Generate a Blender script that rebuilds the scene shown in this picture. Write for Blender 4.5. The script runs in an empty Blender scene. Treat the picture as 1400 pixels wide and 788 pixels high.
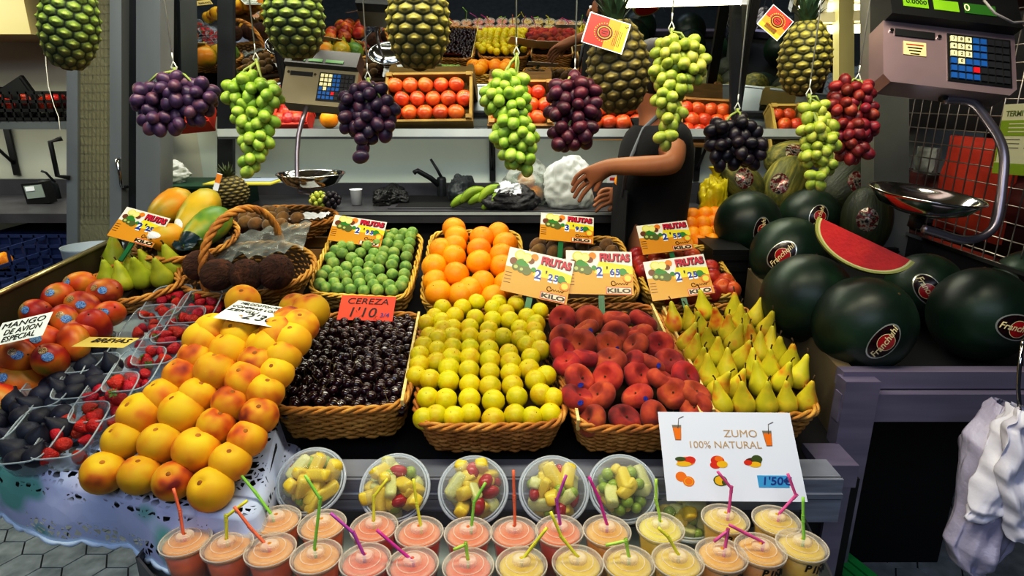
import bpy, math, random
from mathutils import Vector as V, Matrix as M, noise as NZ
PI = math.pi
rnd = random.Random(11)
COL = bpy.context.scene.collection
R = math.radians
# ---------------------------------------------------------------- camera geometry (1400x788 frame)
CAM = V((0, 0, 1.6)); FP = 850.0; PITCH = R(17)
FW = V((0, math.cos(PITCH), -math.sin(PITCH))); UP = V((0, math.sin(PITCH), math.cos(PITCH))); RT = V((1, 0, 0))
def ray(px, py): return FW + RT * ((px - 700) / FP) - UP * ((py - 394) / FP)
def at(px, py, d): return CAM + ray(px, py) * d
def onz(px, py, z):
    r = ray(px, py); return CAM + r * ((z - CAM.z) / r.z)
def ony(px, py, y):
    r = ray(px, py); return CAM + r * (y / r.y)
def onx(px, py, x):
    r = ray(px, py); return CAM + r * (x / r.x)
def onplane(px, py, p0, n):
    r = ray(px, py); return CAM + r * ((p0 - CAM).dot(n) / r.dot(n))
def onhf(px, py, h, d0=.9, d1=3.5):
    r = ray(px, py); d = d0; s = .01
    while d < d1:
        p = CAM + r * d
        if p.z <= h(p.x, p.y):
            for _ in range(12):
                s *= .5; p = CAM + r * d
                d += -s if p.z <= h(p.x, p.y) else s
            return CAM + r * d
        d += s
    return CAM + r * d1
# ---------------------------------------------------------------- materials
def lin(c):
    if isinstance(c, str):
        c = [int(c[i:i + 2], 16) / 255 for i in (0, 2, 4)]
    return tuple((x / 12.92 if x <= .04045 else ((x + .055) / 1.055) ** 2.4) for x in c) + (1,)
MATS = {}
def mat(name, stops, scale=6, rough=.5, metal=0, detail=3, bump=0, bscale=None, rv=0.0, trans=0, alpha=1, emit=0, spec=.5, sheen=0, sss=0, ior=1.45, stretch=None, coat=0, attr=None):
    """procedural material: colour ramp over noise that differs per object"""
    if name in MATS: return MATS[name]
    m = bpy.data.materials.new(name); m.use_nodes = True; nt = m.node_tree; N = nt.nodes; L = nt.links
    b = N['Principled BSDF']
    if isinstance(stops, str): stops = [(0, stops)]
    tc = N.new('ShaderNodeTexCoord'); vec = tc.outputs['Object']
    if stretch:
        mp = N.new('ShaderNodeMapping'); mp.inputs['Scale'].default_value = stretch; L.new(vec, mp.inputs[0]); vec = mp.outputs[0]
    oi = N.new('ShaderNodeObjectInfo')
    nz = N.new('ShaderNodeTexNoise'); nz.noise_dimensions = '4D'; nz.inputs['Scale'].default_value = scale; nz.inputs['Detail'].default_value = detail
    L.new(vec, nz.inputs['Vector'])
    ml = N.new('ShaderNodeMath'); ml.operation = 'MULTIPLY'; ml.inputs[1].default_value = 37; L.new(oi.outputs['Random'], ml.inputs[0]); L.new(ml.outputs[0], nz.inputs['W'])
    cr = N.new('ShaderNodeValToRGB'); L.new(nz.outputs['Fac'], cr.inputs[0]); e = cr.color_ramp.elements
    e[0].position, e[0].color = stops[0][0], lin(stops[0][1])
    if len(stops) == 1: e[1].color = lin(stops[0][1])
    else:
        e[1].position, e[1].color = stops[1][0], lin(stops[1][1])
        for p, c in stops[2:]: q = e.new(p); q.color = lin(c)
    col = cr.outputs[0]
    if attr:
        at_ = N.new('ShaderNodeAttribute'); at_.attribute_name = attr
        mx = N.new('ShaderNodeMixRGB'); mx.blend_type = 'MULTIPLY'; mx.inputs[0].default_value = 1; L.new(col, mx.inputs[1]); L.new(at_.outputs['Color'], mx.inputs[2]); col = mx.outputs[0]
    if rv:
        hs = N.new('ShaderNodeHueSaturation'); mr = N.new('ShaderNodeMapRange'); L.new(oi.outputs['Random'], mr.inputs[0])
        mr.inputs[3].default_value = 1 - rv; mr.inputs[4].default_value = 1 + rv; L.new(mr.outputs[0], hs.inputs['Value'])
        m2 = N.new('ShaderNodeMapRange'); fr = N.new('ShaderNodeMath'); fr.operation = 'FRACT'; L.new(ml.outputs[0], fr.inputs[0]); L.new(fr.outputs[0], m2.inputs[0])
        m2.inputs[3].default_value = .5 - rv * .07; m2.inputs[4].default_value = .5 + rv * .07; L.new(m2.outputs[0], hs.inputs['Hue'])
        L.new(col, hs.inputs['Color']); col = hs.outputs[0]
    L.new(col, b.inputs['Base Color'])
    b.inputs['Roughness'].default_value = rough; b.inputs['Metallic'].default_value = metal; b.inputs['IOR'].default_value = ior
    b.inputs['Specular IOR Level'].default_value = spec
    if trans: b.inputs['Transmission Weight'].default_value = trans
    if alpha < 1: b.inputs['Alpha'].default_value = alpha
    if emit: L.new(col, b.inputs['Emission Color']); b.inputs['Emission Strength'].default_value = emit
    if sheen: b.inputs['Sheen Weight'].default_value = sheen
    if coat: b.inputs['Coat Weight'].default_value = coat; b.inputs['Coat Roughness'].default_value = .12
    if sss: b.inputs['Subsurface Weight'].default_value = sss; b.inputs['Subsurface Radius'].default_value = (.01, .006, .003); b.inputs['Subsurface Scale'].default_value = 1
    if bump:
        n2 = N.new('ShaderNodeTexNoise'); n2.inputs['Scale'].default_value = bscale or scale * 6; n2.inputs['Detail'].default_value = 4; L.new(vec, n2.inputs['Vector'])
        bp = N.new('ShaderNodeBump'); bp.inputs['Strength'].default_value = bump; bp.inputs['Distance'].default_value = .01; L.new(n2.outputs['Fac'], bp.inputs['Height']); L.new(bp.outputs[0], b.inputs['Normal'])
    MATS[name] = m; return m
def clear(name, tint='ffffff', fac=.18, rough=.08):
    """thin clear plastic: mostly see-through with a glossy skin (fresnel)"""
    if name in MATS: return MATS[name]
    m = bpy.data.materials.new(name); m.use_nodes = True; nt = m.node_tree; N = nt.nodes; L = nt.links
    for n in list(N):
        if n.type != 'OUTPUT_MATERIAL': N.remove(n)
    out = [n for n in N][0]
    t = N.new('ShaderNodeBsdfTransparent'); t.inputs[0].default_value = lin(tint)
    p = N.new('ShaderNodeBsdfPrincipled'); p.inputs['Base Color'].default_value = lin(tint); p.inputs['Roughness'].default_value = rough
    lw = N.new('ShaderNodeLayerWeight'); lw.inputs[0].default_value = .35
    mr = N.new('ShaderNodeMapRange'); L.new(lw.outputs['Facing'], mr.inputs[0]); mr.inputs[3].default_value = fac; mr.inputs[4].default_value = min(1, fac + .38)
    mx = N.new('ShaderNodeMixShader'); L.new(mr.outputs[0], mx.inputs[0]); L.new(t.outputs[0], mx.inputs[1]); L.new(p.outputs[0], mx.inputs[2]); L.new(mx.outputs[0], out.inputs[0])
    MATS[name] = m; return m
# ---------------------------------------------------------------- mesh builder
class MB:
    def __init__(s): s.v = []; s.f = []; s.m = []; s.s = []; s.c = None
    def add(s, vs, fs, mi=0, T=None, sm=True):
        o = len(s.v)
        s.v += [tuple(T @ V(p)) for p in vs] if T is not None else [tuple(p) for p in vs]
        s.f += [tuple(i + o for i in f) for f in fs]; s.m += [mi] * len(fs); s.s += [sm] * len(fs); return s
    def box(s, c, d, mi=0, T=None):
        x, y, z = [k / 2 for k in d]; cx, cy, cz = c
        vs = [(cx + a * x, cy + b * y, cz + e * z) for a in (-1, 1) for b in (-1, 1) for e in (-1, 1)]
        return s.add(vs, [(0, 1, 3, 2), (4, 6, 7, 5), (0, 4, 5, 1), (2, 3, 7, 6), (0, 2, 6, 4), (1, 5, 7, 3)], mi, T, False)
    def tube(s, pts, r, n=6, mi=0, closed=False, T=None, flat=1):
        pts = [V(p) for p in pts]; k = len(pts); rr = r if isinstance(r, (list, tuple)) else [r] * k
        vs = []; prev = None
        for i, p in enumerate(pts):
            a = pts[(i - 1) % k] if closed or i else p; b = pts[(i + 1) % k] if closed or i < k - 1 else p
            t = (b - a); t = t.normalized() if t.length > 1e-9 else V((0, 0, 1))
            if prev is None:
                u = t.cross(V((0, 0, 1)));  u = u if u.length > .1 else t.cross(V((1, 0, 0)))
            else: u = prev - t * prev.dot(t)
            u.normalize(); w = t.cross(u); prev = u
            for j in range(n):
                q = 2 * PI * j / n; vs.append(p + (u * math.cos(q) + w * math.sin(q) * flat) * rr[i])
        fs = []
        for i in range(k if closed else k - 1):
            a, b = i * n, ((i + 1) % k) * n
            for j in range(n): fs.append((a + j, a + (j + 1) % n, b + (j + 1) % n, b + j))
        if not closed: fs += [tuple(range(n - 1, -1, -1)), tuple((k - 1) * n + j for j in range(n))]
        return s.add(vs, fs, mi, T)
    def lathe(s, prof, n=20, mi=0, T=None, fn=None, sm=True):
        vs = []; rings = []
        for r, z in prof:
            if r < 1e-6: rings.append([len(vs)]); vs.append((0, 0, z))
            else:
                rings.append(list(range(len(vs), len(vs) + n)))
                for j in range(n):
                    a = 2 * PI * j / n; vs.append((r * math.cos(a), r * math.sin(a), z))
        if fn: vs = [fn(V(p)) for p in vs]
        fs = []
        for A, B in zip(rings, rings[1:]):
            if len(A) == 1 and len(B) == 1: continue
            for j in range(n):
                k = (j + 1) % n
                if len(A) == 1: fs.append((A[0], B[k], B[j]))
                elif len(B) == 1: fs.append((A[j], A[k], B[0]))
                else: fs.append((A[j], A[k], B[k], B[j]))
        return s.add(vs, [f[::-1] for f in fs] if prof[0][1] > prof[-1][1] else fs, mi, T, sm)
    def ell(s, c, r, n=16, k=10, mi=0, T=None, fn=None):
        c = V(c); r = r if isinstance(r, (tuple, list)) else (r, r, r)
        pr = [(math.sin(PI * i / k), -math.cos(PI * i / k)) for i in range(k + 1)]
        f = lambda p: c + V((p.x * r[0], p.y * r[1], p.z * r[2]))
        return s.lathe(pr, n, mi, T, (lambda p: fn(f(p))) if fn else f)
    def grid(s, fn, nu, nv, mi=0, sm=True, T=None):
        vs = [fn(i / nu, j / nv) for j in range(nv + 1) for i in range(nu + 1)]; w = nu + 1
        return s.add(vs, [(j * w + i, j * w + i + 1, (j + 1) * w + i + 1, (j + 1) * w + i) for j in range(nv) for i in range(nu)], mi, T, sm)
    def prism(s, poly, z0, z1, mi=0, T=None):
        n = len(poly); vs = [(x, y, z0) for x, y in poly] + [(x, y, z1) for x, y in poly]
        return s.add(vs, [tuple(range(n - 1, -1, -1)), tuple(range(n, 2 * n))] + [(i, (i + 1) % n, n + (i + 1) % n, n + i) for i in range(n)], mi, T, False)
    def disc(s, c, r, mi=0, n=20, T=None, z=0.0004, ry=None):
        return s.prism([(c[0] + r * math.cos(2 * PI * i / n), c[1] + (ry or r) * math.sin(2 * PI * i / n)) for i in range(n)], z * .2, z, mi, T)
    def mesh(s, name, mats, colors=None):
        me = bpy.data.meshes.new(name); me.from_pydata(s.v, [], s.f)
        for m in (mats if isinstance(mats, (list, tuple)) else [mats]): me.materials.append(m)
        me.polygons.foreach_set('material_index', s.m); me.polygons.foreach_set('use_smooth', s.s)
        if colors:
            at_ = me.color_attributes.new('Col', 'FLOAT_COLOR', 'POINT')
            at_.data.foreach_set('color', [x for c in colors for x in c])
        me.update(); return me
def link(name, me, parent=None, T=None):
    o = bpy.data.objects.new(name, me); COL.objects.link(o)
    if parent is not None: o.parent = parent
    if T is not None: o.matrix_basis = T
    return o
LABELS = {}
def tag(o, label, cat, group=None):
    o['label'] = label; o['category'] = cat
    if group: o['group'] = group
    return o
def struct(name, mb, m, T=None):
    o = link(name, mb.mesh(name, m) if isinstance(mb, MB) else mb, None, T); o['kind'] = 'structure'; return o
def thing(name, mb, m, label, cat, T=None, group=None, kids=()):
    """one thing: a mesh (or an Empty when mb is None) with part meshes as children"""
    me = mb.mesh(name, m) if isinstance(mb, MB) else mb
    o = link(name, me, None, T); tag(o, label, cat, group)
    for k in kids: link(k[0], k[1], o, k[2] if len(k) > 2 else None)
    return o
def frame(loc, z, spin=0, xhint=None):
    z = V(z).normalized(); x = V(xhint) if xhint is not None else (V((1, 0, 0)) if abs(z.x) < .9 else V((0, 1, 0)))
    x = (x - z * x.dot(z)).normalized(); y = z.cross(x)
    m = M((x, y, z)).transposed().to_4x4(); m.translation = V(loc)
    return m @ M.Rotation(spin, 4, 'Z')
def quadframe(TL, TR, BR, BL):
    """frame on a rectangle given by four corners: x right, y up, z out; returns (matrix at bottom-left, width, height)"""
    x = ((TR - TL) + (BR - BL)) / 2; y = ((TL - BL) + (TR - BR)) / 2; w = x.length; x = x.normalized(); y = y - x * y.dot(x); h = y.length; y = y.normalized()
    c = (TL + TR + BR + BL) / 4 - x * w / 2 - y * h / 2; z = x.cross(y)
    m = M((x, y, z)).transposed().to_4x4(); m.translation = c; return m, w, h
def S(sx, sy=None, sz=None):
    return M.Diagonal((sx, sy if sy is not None else sx, sz if sz is not None else sx, 1))
TXT = []
def text(parent, s, size, m, T, name='lettering', align='CENTER', ext=.0004, off=0, shear=0, sx=1):
    cu = bpy.data.curves.new(name, 'FONT'); cu.body = s; cu.size = size; cu.align_x = align; cu.align_y = 'CENTER'; cu.extrude = ext; cu.offset = off; cu.shear = shear; cu.resolution_u = 3
    cu.materials.append(m); o = link(name, cu, parent, T @ S(sx, 1, 1)); TXT.append(o); return o
def finish_text():
    bpy.context.view_layer.update(); dg = bpy.context.evaluated_depsgraph_get(); done = []
    for o in TXT: done.append((o, bpy.data.meshes.new_from_object(o.evaluated_get(dg))))
    for o, me in done:
        n = o.name; p = o.parent; T = o.matrix_basis.copy(); bpy.data.objects.remove(o); q = link(n.split('.')[0], me, p, T)
        if p is None: q['kind'] = 'thing'
ORD = 'first second third fourth fifth sixth seventh eighth ninth tenth eleventh twelfth thirteenth fourteenth'.split()
def nth(i, n):
    if i == 0: return 'leftmost'
    if i == n - 1: return 'rightmost'
    return ORD[i] + ' from left'
def nrow(r): return 'front row' if r == 0 else ORD[r] + ' row from front'
# ---------------------------------------------------------------- shared materials
steel = mat('brushed_steel', [(.3, '868c9c'), (.7, 'b0b6c6')], 5, .36, .45, stretch=(1, 1, 12), bump=.05)
steel_dark = mat('dull_steel', [(.3, '4a4a4e'), (.7, '63636a')], 6, .42, .5, bump=.08)
chrome = mat('chrome', [(.4, 'b9bab8'), (.6, 'cfd0cc')], 4, .12, 1)
black = mat('black_plastic', [(.4, '08090a'), (.7, '121315')], 8, .45)
deep = mat('black_board', [(.4, '050506'), (.7, '0a0a0b')], 6, .7)
straw = mat('wicker_straw', [(.25, '7c4a17'), (.5, 'b07a30'), (.75, 'cf9f52')], 22, .6, bump=.3, bscale=160, rv=.1)
straw_y = mat('pale_wicker', [(.25, '9a7424'), (.5, 'cda444'), (.75, 'dfc06a')], 22, .6, bump=.3, bscale=160, rv=.1)
lining = mat('basket_lining', [(.3, '2b1a0a'), (.7, '4c3214')], 20, .9)
palewood = mat('pale_wood_strip', [(.3, 'c7ad66'), (.7, 'e3d093')], 10, .6, stretch=(2, 12, 2), bump=.1)
crate_wood = mat('crate_wood', [(.3, '7d5a2b'), (.7, 'a67f45')], 8, .7, stretch=(1, 8, 8), bump=.15)
white = mat('white_card', [(.3, 'dfe5ea'), (.7, 'eef2f5')], 4, .35, coat=.3)
ink = mat('black_ink', '15171c', rough=.5)
ink_blue = mat('blue_ink', '1d3a86', rough=.5)
string_m = mat('white_string', 'd8d8cc', rough=.8)
green_clip = mat('green_plastic', [(.4, '0d5a33'), (.7, '14703f')], 6, .35)
# ================================================================ room shell and counters
WALLY = 3.25
tile_floor = None
def hexfloor():
    m = bpy.data.materials.new('hex_pavers'); m.use_nodes = True; nt = m.node_tree; N = nt.nodes; L = nt.links; b = N['Principled BSDF']
    tc = N.new('ShaderNodeTexCoord'); nz = N.new('ShaderNodeTexNoise'); nz.inputs['Scale'].default_value = 18; nz.inputs['Detail'].default_value = 6
    cr = N.new('ShaderNodeValToRGB'); cr.color_ramp.elements[0].color = lin('8c979c'); cr.color_ramp.elements[1].color = lin('bcc6ca'); cr.color_ramp.elements[0].position = .3; cr.color_ramp.elements[1].position = .7
    L.new(tc.outputs['Object'], nz.inputs['Vector']); L.new(nz.outputs[0], cr.inputs[0]); L.new(cr.outputs[0], b.inputs['Base Color']); b.inputs['Roughness'].default_value = .55
    return m
mb = MB(); mb.box((0, 1, -.012), (7, 8, .02), 0)
hexm = hexfloor(); grout = mat('dark_grout', [(.3, '2c3033'), (.7, '3a3f42')], 20, .9)
rh = .078
for i in range(-32, 20):                                        # hexagonal pavers as real tiles over the grout
    for j in range(-6, 30):
        cx = i * rh * 1.5; cy = j * rh * 1.732 + (rh * .866 if i % 2 else 0)
        if cx < -2.2 or cx > 2.2 or cy < .2 or cy > 3.2: continue
        mb.prism([(cx + (rh - .003) * math.cos(k * PI / 3), cy + (rh - .003) * math.sin(k * PI / 3)) for k in range(6)], -.002, .002, 1)
struct('floor', mb, [grout, hexm])
wall_m = mat('grey_green_wall', [(.3, 'ccd8cf'), (.7, 'd8e2d8')], 2, .5, bump=.05)
wall_w = mat('white_tiled_wall', [(.3, 'c9cbb8'), (.7, 'd6d7c6')], 2, .45)
mb = MB(); mb.box((.45, WALLY + .05, 1.3), (4.1, .1, 2.6)); struct('wall_back', mb, wall_m)
mb = MB(); mb.box((-2.9, WALLY + .05, 1.3), (2.6, .1, 2.6)); struct('wall_back_left', mb, wall_w)
mb = MB(); mb.box((-4.2, 1.6, 1.3), (.1, 3.4, 2.6)); struct('wall_left', mb, wall_w)
mb = MB(); mb.box((2.45, 2.0, 1.3), (.1, 2.6, 2.6)); struct('wall_right', mb, mat('dark_red_wall', [(.3, '2a0d0c'), (.7, '4a1411')], 3, .7))
mb = MB(); mb.box((-.85, 2.15, 2.56), (6.8, 2.5, .08)); struct('ceiling', mb, mat('canopy_white', [(.3, '8e8c80'), (.7, 'a09e92')], 3, .7))
mb = MB(); mb.box((-3.1, 3.05, 2.19), (2.1, .4, .66)); struct('trim_1', mb, mat('tan_soffit', [(.3, 'a89a6c'), (.7, 'b8aa7c')], 2, .6))
# tilted mirror that runs above the back shelf
TILT = R(17.5)
mirror_m = mat('mirror_silver', 'd2d6d6', rough=.012, metal=1)
MT = M.Translation((0, WALLY - .02, 1.52)) @ M.Rotation(TILT, 4, 'X')
def mirror(name, x0, x1, label, MT=MT):
    a = MB(); a.box(((x0 + x1) / 2, 0, .5), (x1 - x0, .006, 1.0))
    fr = MB(); w = .022
    fr.box(((x0 + x1) / 2, -.006, .008), (x1 - x0, .02, .018)); fr.box(((x0 + x1) / 2, -.006, .99), (x1 - x0, .02, .018))
    fr.box((x0 + w / 2, -.006, .5), (w, .02, 1)); fr.box((x1 - w / 2, -.006, .5), (w, .02, 1))
    return thing(name, a, mirror_m, label, 'mirror', MT, 'mirrors over the back shelf', [('mirror_frame', fr.mesh('mirror_frame', black))])
mirror('wall_mirror', -.68, 0, 'angled left mirror panel above the back shelf beside the steel post', M.Translation((-1.12, WALLY - .02, 1.52)) @ M.Rotation(R(20), 4, 'Z') @ M.Rotation(TILT, 4, 'X'))
mirror('wall_mirror', -1.12, 1.12, 'wide tilted mirror above the back shelf reflecting the fruit display')
mirror('wall_mirror', 0, .8, 'right mirror panel above the back shelf behind the tagged pineapple', M.Translation((1.12, WALLY - .02, 1.52)) @ M.Rotation(R(-12), 4, 'Z') @ M.Rotation(TILT, 4, 'X'))
# back counter with sink
CZ = 1.12
mb = MB(); mb.box((.35, 2.96, CZ - .02), (3.6, .58, .04), 0); mb.box((.35, 2.99, CZ / 2 - .02), (3.5, .5, CZ - .04), 1)
mb.box((.35, 3.235, CZ + .03), (3.6, .02, .06), 0); mb.box((.35, 2.672, CZ + .004), (3.6, .015, .016), 0)
mb.box((-.25, 2.98, CZ + .003), (.62, .4, .006), 0); mb.box((-.25, 2.98, CZ + .0065), (.56, .34, .002), 1)
bc_ = thing('back_counter', mb, [steel_dark, deep], 'long steel back counter with inset sink against the grey wall', 'counter')
em = MB(); em.box((.35, 2.666, CZ + .002), (3.6, .008, .012)); link('edge_strip', em.mesh('edge_strip', mat('bright_edge', [(.3, 'b9c2c4'), (.7, 'd0d8d8')], 5, .35, .2)), bc_)
mb = MB(); mb.box((-2.3, 2.96, CZ - .02), (1.2, .58, .04), 0); mb.box((-2.3, 3.23, CZ + .04), (1.2, .03, .08), 0)
thing('side_counter', mb, [steel_dark], 'dark steel worktop against the white wall left of the glass door', 'counter')
# shelves
def bracket(x, z, parent, T=None):
    b = MB(); b.box((x, WALLY - .015, z - .13), (.03, .012, .26)); b.box((x, WALLY - .13, z - .015), (.03, .24, .02))
    b.tube([(x, WALLY - .02, z - .2), (x, WALLY - .2, z - .02)], .008, 5); link('bracket', b.mesh('bracket', black), parent)
SZ = 1.45
mb = MB(); mb.box((.16, 3.075, SZ), (2.98, .35, .03)); mb.box((.16, 2.896, SZ - .005), (2.98, .012, .045))
o = thing('back_shelf', mb, mat('shelf_steel', [(.3, '8b9298'), (.7, 'a4abb0')], 4, .3, .8), 'long steel shelf on the back wall carrying boxes of orange fruit', 'shelf')
for x in (-.1, .95): bracket(x, SZ, o)
em = MB(); em.box((.16, 2.889, SZ), (2.98, .006, .034)); link('edge_strip', em.mesh('edge_strip', MATS['bright_edge']), o)
mb = MB(); mb.box((-2.62, 3.1, SZ + .03), (1.7, .3, .035))
o = thing('side_shelf', mb, mat('shelf_steel', '8b9298'), 'white-edged shelf on the left wall carrying black crates of tomatoes', 'shelf')
for x in (-2.55, -3.0): bracket(x, SZ + .03, o)
# posts and glass door at the left, built on one upright plane
def slab(px0, px1, py0, py1, y, th=.05, dx=0):
    """upright piece between two picture columns on the plane y"""
    a = [ony(px0 + dx, py0, y), ony(px1 + dx, py0, y), ony(px1, py1, y), ony(px0, py1, y)]
    m_ = MB(); vs = [p + V((0, 0, 0)) for p in a] + [p + V((0, th, 0)) for p in a]
    # extend down to floor and up to ceiling along its own edges
    def ext(b, t):
        d = (t - b); lo = b + d * ((0 - b.z) / d.z); hi = b + d * ((2.5 - b.z) / d.z); return lo, hi
    l0, l1 = ext(a[3], a[0]); r0, r1 = ext(a[2], a[1])
    q = V((0, th, 0)); m_.add([l0, r0, r1, l1, l0 + q, r0 + q, r1 + q, l1 + q], [(0, 1, 2, 3), (5, 4, 7, 6), (4, 0, 3, 7), (1, 5, 6, 2), (3, 2, 6, 7), (4, 5, 1, 0)], 0, None, False)
    return m_
alu = mat('grey_aluminium', [(.3, '7d8488'), (.7, '9ca3a7')], 4, .4, .35, stretch=(1, 1, .2))
gl = mat('frosted_reeded_glass', [(.3, '6d6e5c'), (.5, '8f8d70'), (.7, 'a8a486')], 2, .25, bump=.5, bscale=90, stretch=(1, 1, .5))
d = thing('glass_door', slab(104, 152, 0, 345, 2.3, .02), gl, 'tall frosted glass door panel in a grey aluminium frame on the left', 'door')
for a, b_ in ((91, 106), (150, 166)): link('door_stile', slab(a, b_, 0, 345, 2.285, .06).mesh('door_stile', alu), d)
wr = MB()
for k in range(9): wr.tube([ony(104 + 5.4 * k, 0, 2.296), ony(104 + 5.4 * k, 300, 2.296)], .0005, 4)
for k in range(26): wr.tube([ony(104, 6 + 12 * k, 2.296), ony(152, 6 + 12 * k, 2.296)], .0005, 4)
link('wire_reinforcement', wr.mesh('wire_reinforcement', mat('glass_wire', '77745e', rough=.5)), d)
g0 = ony(88, 205, 2.28); hb = MB(); hb.tube([g0 + V((0, 0, .04)), g0 + V((-.03, -.02, .03)), g0 + V((-.03, -.02, -.09)), g0 + V((0, 0, -.1))], .009, 6); link('door_handle', hb.mesh('door_handle', black), d)
dk = mat('dark_post', [(.3, '1a1d20'), (.7, '34383c')], 4, .4, .5)
post = thing('steel_post', slab(186, 219, 0, 300, 2.3, .09), alu, 'square grey steel post left of the hanging purple grapes', 'post')
post2 = thing('narrow_post', slab(166, 187, 0, 300, 2.33, .06), dk, 'narrow dark upright between the glass door and the steel post', 'post')
hb = MB(); p = ony(170, 235, 2.3)
hb.tube([p + V((0, 0, .05)), p + V((.0, -.03, .045)), p + V((0, -.03, -.05)), p + V((0, 0, -.055))], .007, 6); link('handle', hb.mesh('handle', chrome), post2)
for (a, b_, lab) in ((297, 318, 'dark upright in front of the mirror beside the left pineapple'), (1000, 1014, 'thin dark upright in front of the mirror behind the black grapes')):
    thing('mirror_upright', slab(a, b_, 0, 170, 2.98, .03), dk, lab, 'post')
lit = mat('lit_cream_post', [(.3, 'd8d08c'), (.7, 'ece4a4')], 3, .4, .3)  # cream made brighter: the yellow light on the post is in its colour
thing('lit_cream_post', slab(1147, 1168, 0, 120, 2.7, .05), lit, 'yellow-lit cream upright beside the hanging red grapes', 'post')
thing('wide_post', slab(1195, 1243, 130, 300, 2.3, .09), mat('dull_post', [(.3, '8a8e8a'), (.7, 'b0b3ac')], 4, .4, .7), 'wide dull steel post behind the right scale pan', 'post')
# fluorescent fixtures under the canopy
tube_m = mat('lit_tube', 'fff2c4', emit=9)
def fixture(p0, p1, label):
    p0, p1 = V(p0), V(p1); c = (p0 + p1) / 2; T = frame(c, (0, 0, 1), 0, (p1 - p0)); L_ = (p1 - p0).length
    h = MB(); h.box((0, 0, .045), (L_, .09, .04), 0)
    o = thing('fluorescent_light', h, mat('lamp_housing', 'b9b08a', rough=.4), label, 'light', T, 'fluorescent lights under the canopy')
    t = MB(); t.tube([(-L_ / 2 + .03, 0, 0), (L_ / 2 - .03, 0, 0)], .017, 10); link('tube', t.mesh('tube', tube_m), o)
    for sx in (-1, 1):
        e = MB(); e.box((sx * (L_ / 2 - .015), 0, .01), (.03, .04, .06)); link('end_cap', e.mesh('end_cap', white), o)
    r_ = MB(); r_.tube([(0, 0, .06), (0, 0, 2.52 - c.z)], .004, 5); link('hanger', r_.mesh('hanger', alu), o)
fixture(at(845, -4, 2.75), at(1022, 10, 2.65), 'bright fluorescent tube light above the hanging green grapes')
fixture(at(1118, 20, 2.55), at(1200, 2, 2.6), 'short lit tube light behind the tagged pineapple crown')
fixture(at(1110, 32, 2.6), at(1205, 48, 2.5), 'lower short lit tube light beside the right scale')
# ---------------------------------------------------------------- display counter
HT = lambda x, y: .80 + .25 * (y - 1.08)                         # sloping top of the left table
mb = MB(); mb.box((.05, 1.79, .36), (1.58, .98, .72), 0)
mb.add([(-.70, 1.32, .74), (.83, 1.32, .74), (.83, 1.93, .86), (-.70, 1.93, .86), (-.70, 1.32, .70), (.83, 1.32, .70), (.83, 1.93, .70), (-.70, 1.93, .70)], [(0, 1, 2, 3), (4, 7, 6, 5), (0, 4, 5, 1), (1, 5, 6, 2), (2, 6, 7, 3), (3, 7, 4, 0)], 0, None, False)
mb.add([(-.85, 1.93, .80), (.83, 1.93, .80), (.83, 2.3, 1.0), (-.85, 2.3, 1.0), (-.85, 1.93, .5), (.83, 1.93, .5), (.83, 2.3, .5), (-.85, 2.3, .5)], [(0, 1, 2, 3), (4, 7, 6, 5), (0, 4, 5, 1), (1, 5, 6, 2), (2, 6, 7, 3), (3, 7, 4, 0)], 0, None, False)
disp = thing('display_stand', mb, deep, 'black stepped display stand under the fruit baskets', 'display stand')
lg = MB(); lg.box((.02, 1.262, .765), (1.46, .075, .02)); lg.box((.02, 1.222, .745), (1.46, .012, .06)); lg.box((.02, 1.214, .735), (1.46, .01, .012)); lg.box((.02, 1.215, .695), (1.46, .006, .06))
link('steel_ledge', lg.mesh('steel_ledge', steel), disp)
mb = MB(); TZ = .655                                             # tray with the juice cups
poly = [(-.77, 1.06), (-.62, .93), (-.3, .86), (.3, .86), (.5, .9), (.63, 1.0), (.66, 1.21), (-.77, 1.21)]
mb.prism(poly, TZ - .008, TZ, 0)
for (a, b_) in zip(poly, poly[1:] + poly[:1]):
    p, q = V((*a, TZ + .018)), V((*b_, TZ + .018)); mb.box((0, 0, 0), ((q - p).length + .004, .005, .05), 1, frame((p + q) / 2, (0, 0, 1), 0, q - p))
thing('steel_tray', mb, [mat('tray_steel', [(.3, '97a8ac'), (.7, 'b4c2c4')], 5, .35, .2), steel_dark], 'shallow steel tray holding the rows of juice cups', 'tray')
mb = MB(); mb.box((0, 1.03, .32), (1.2, .3, .63)); thing('tray_stand', mb, deep, 'black stand below the tray of juice cups', 'stand')
# left table
LTX0, LTX1 = -1.5, -.55
mb = MB(); P0, P1 = V((-1.42, 1.45, 1.07)), V((-1.36, 2.12, 1.14))
mb.add([P0, P1, P1 + V((0, 0, -.3)), P0 + V((0, 0, -.3)), P0 + V((-.02, 0, 0)), P1 + V((-.02, 0, 0)), P1 + V((-.02, 0, -.3)), P0 + V((-.02, 0, -.3))], [(0, 3, 2, 1), (4, 5, 6, 7), (0, 1, 5, 4), (3, 7, 6, 2), (0, 4, 7, 3), (1, 2, 6, 5)], 0, None, False)
sg = thing('side_board', mb, mat('brown_steel', [(.3, '3a3020'), (.7, '5a4c33')], 4, .4, .5), 'slanted steel side board edging the mangoes on the left', 'panel')
e = MB(); e.tube([P0, P1], .008, 6); link('edge_strip', e.mesh('edge_strip', mat('lit_edge', 'b9ad80', rough=.3, metal=.8)), sg)  # paler tube paints the light caught along the board's top edge
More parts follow.
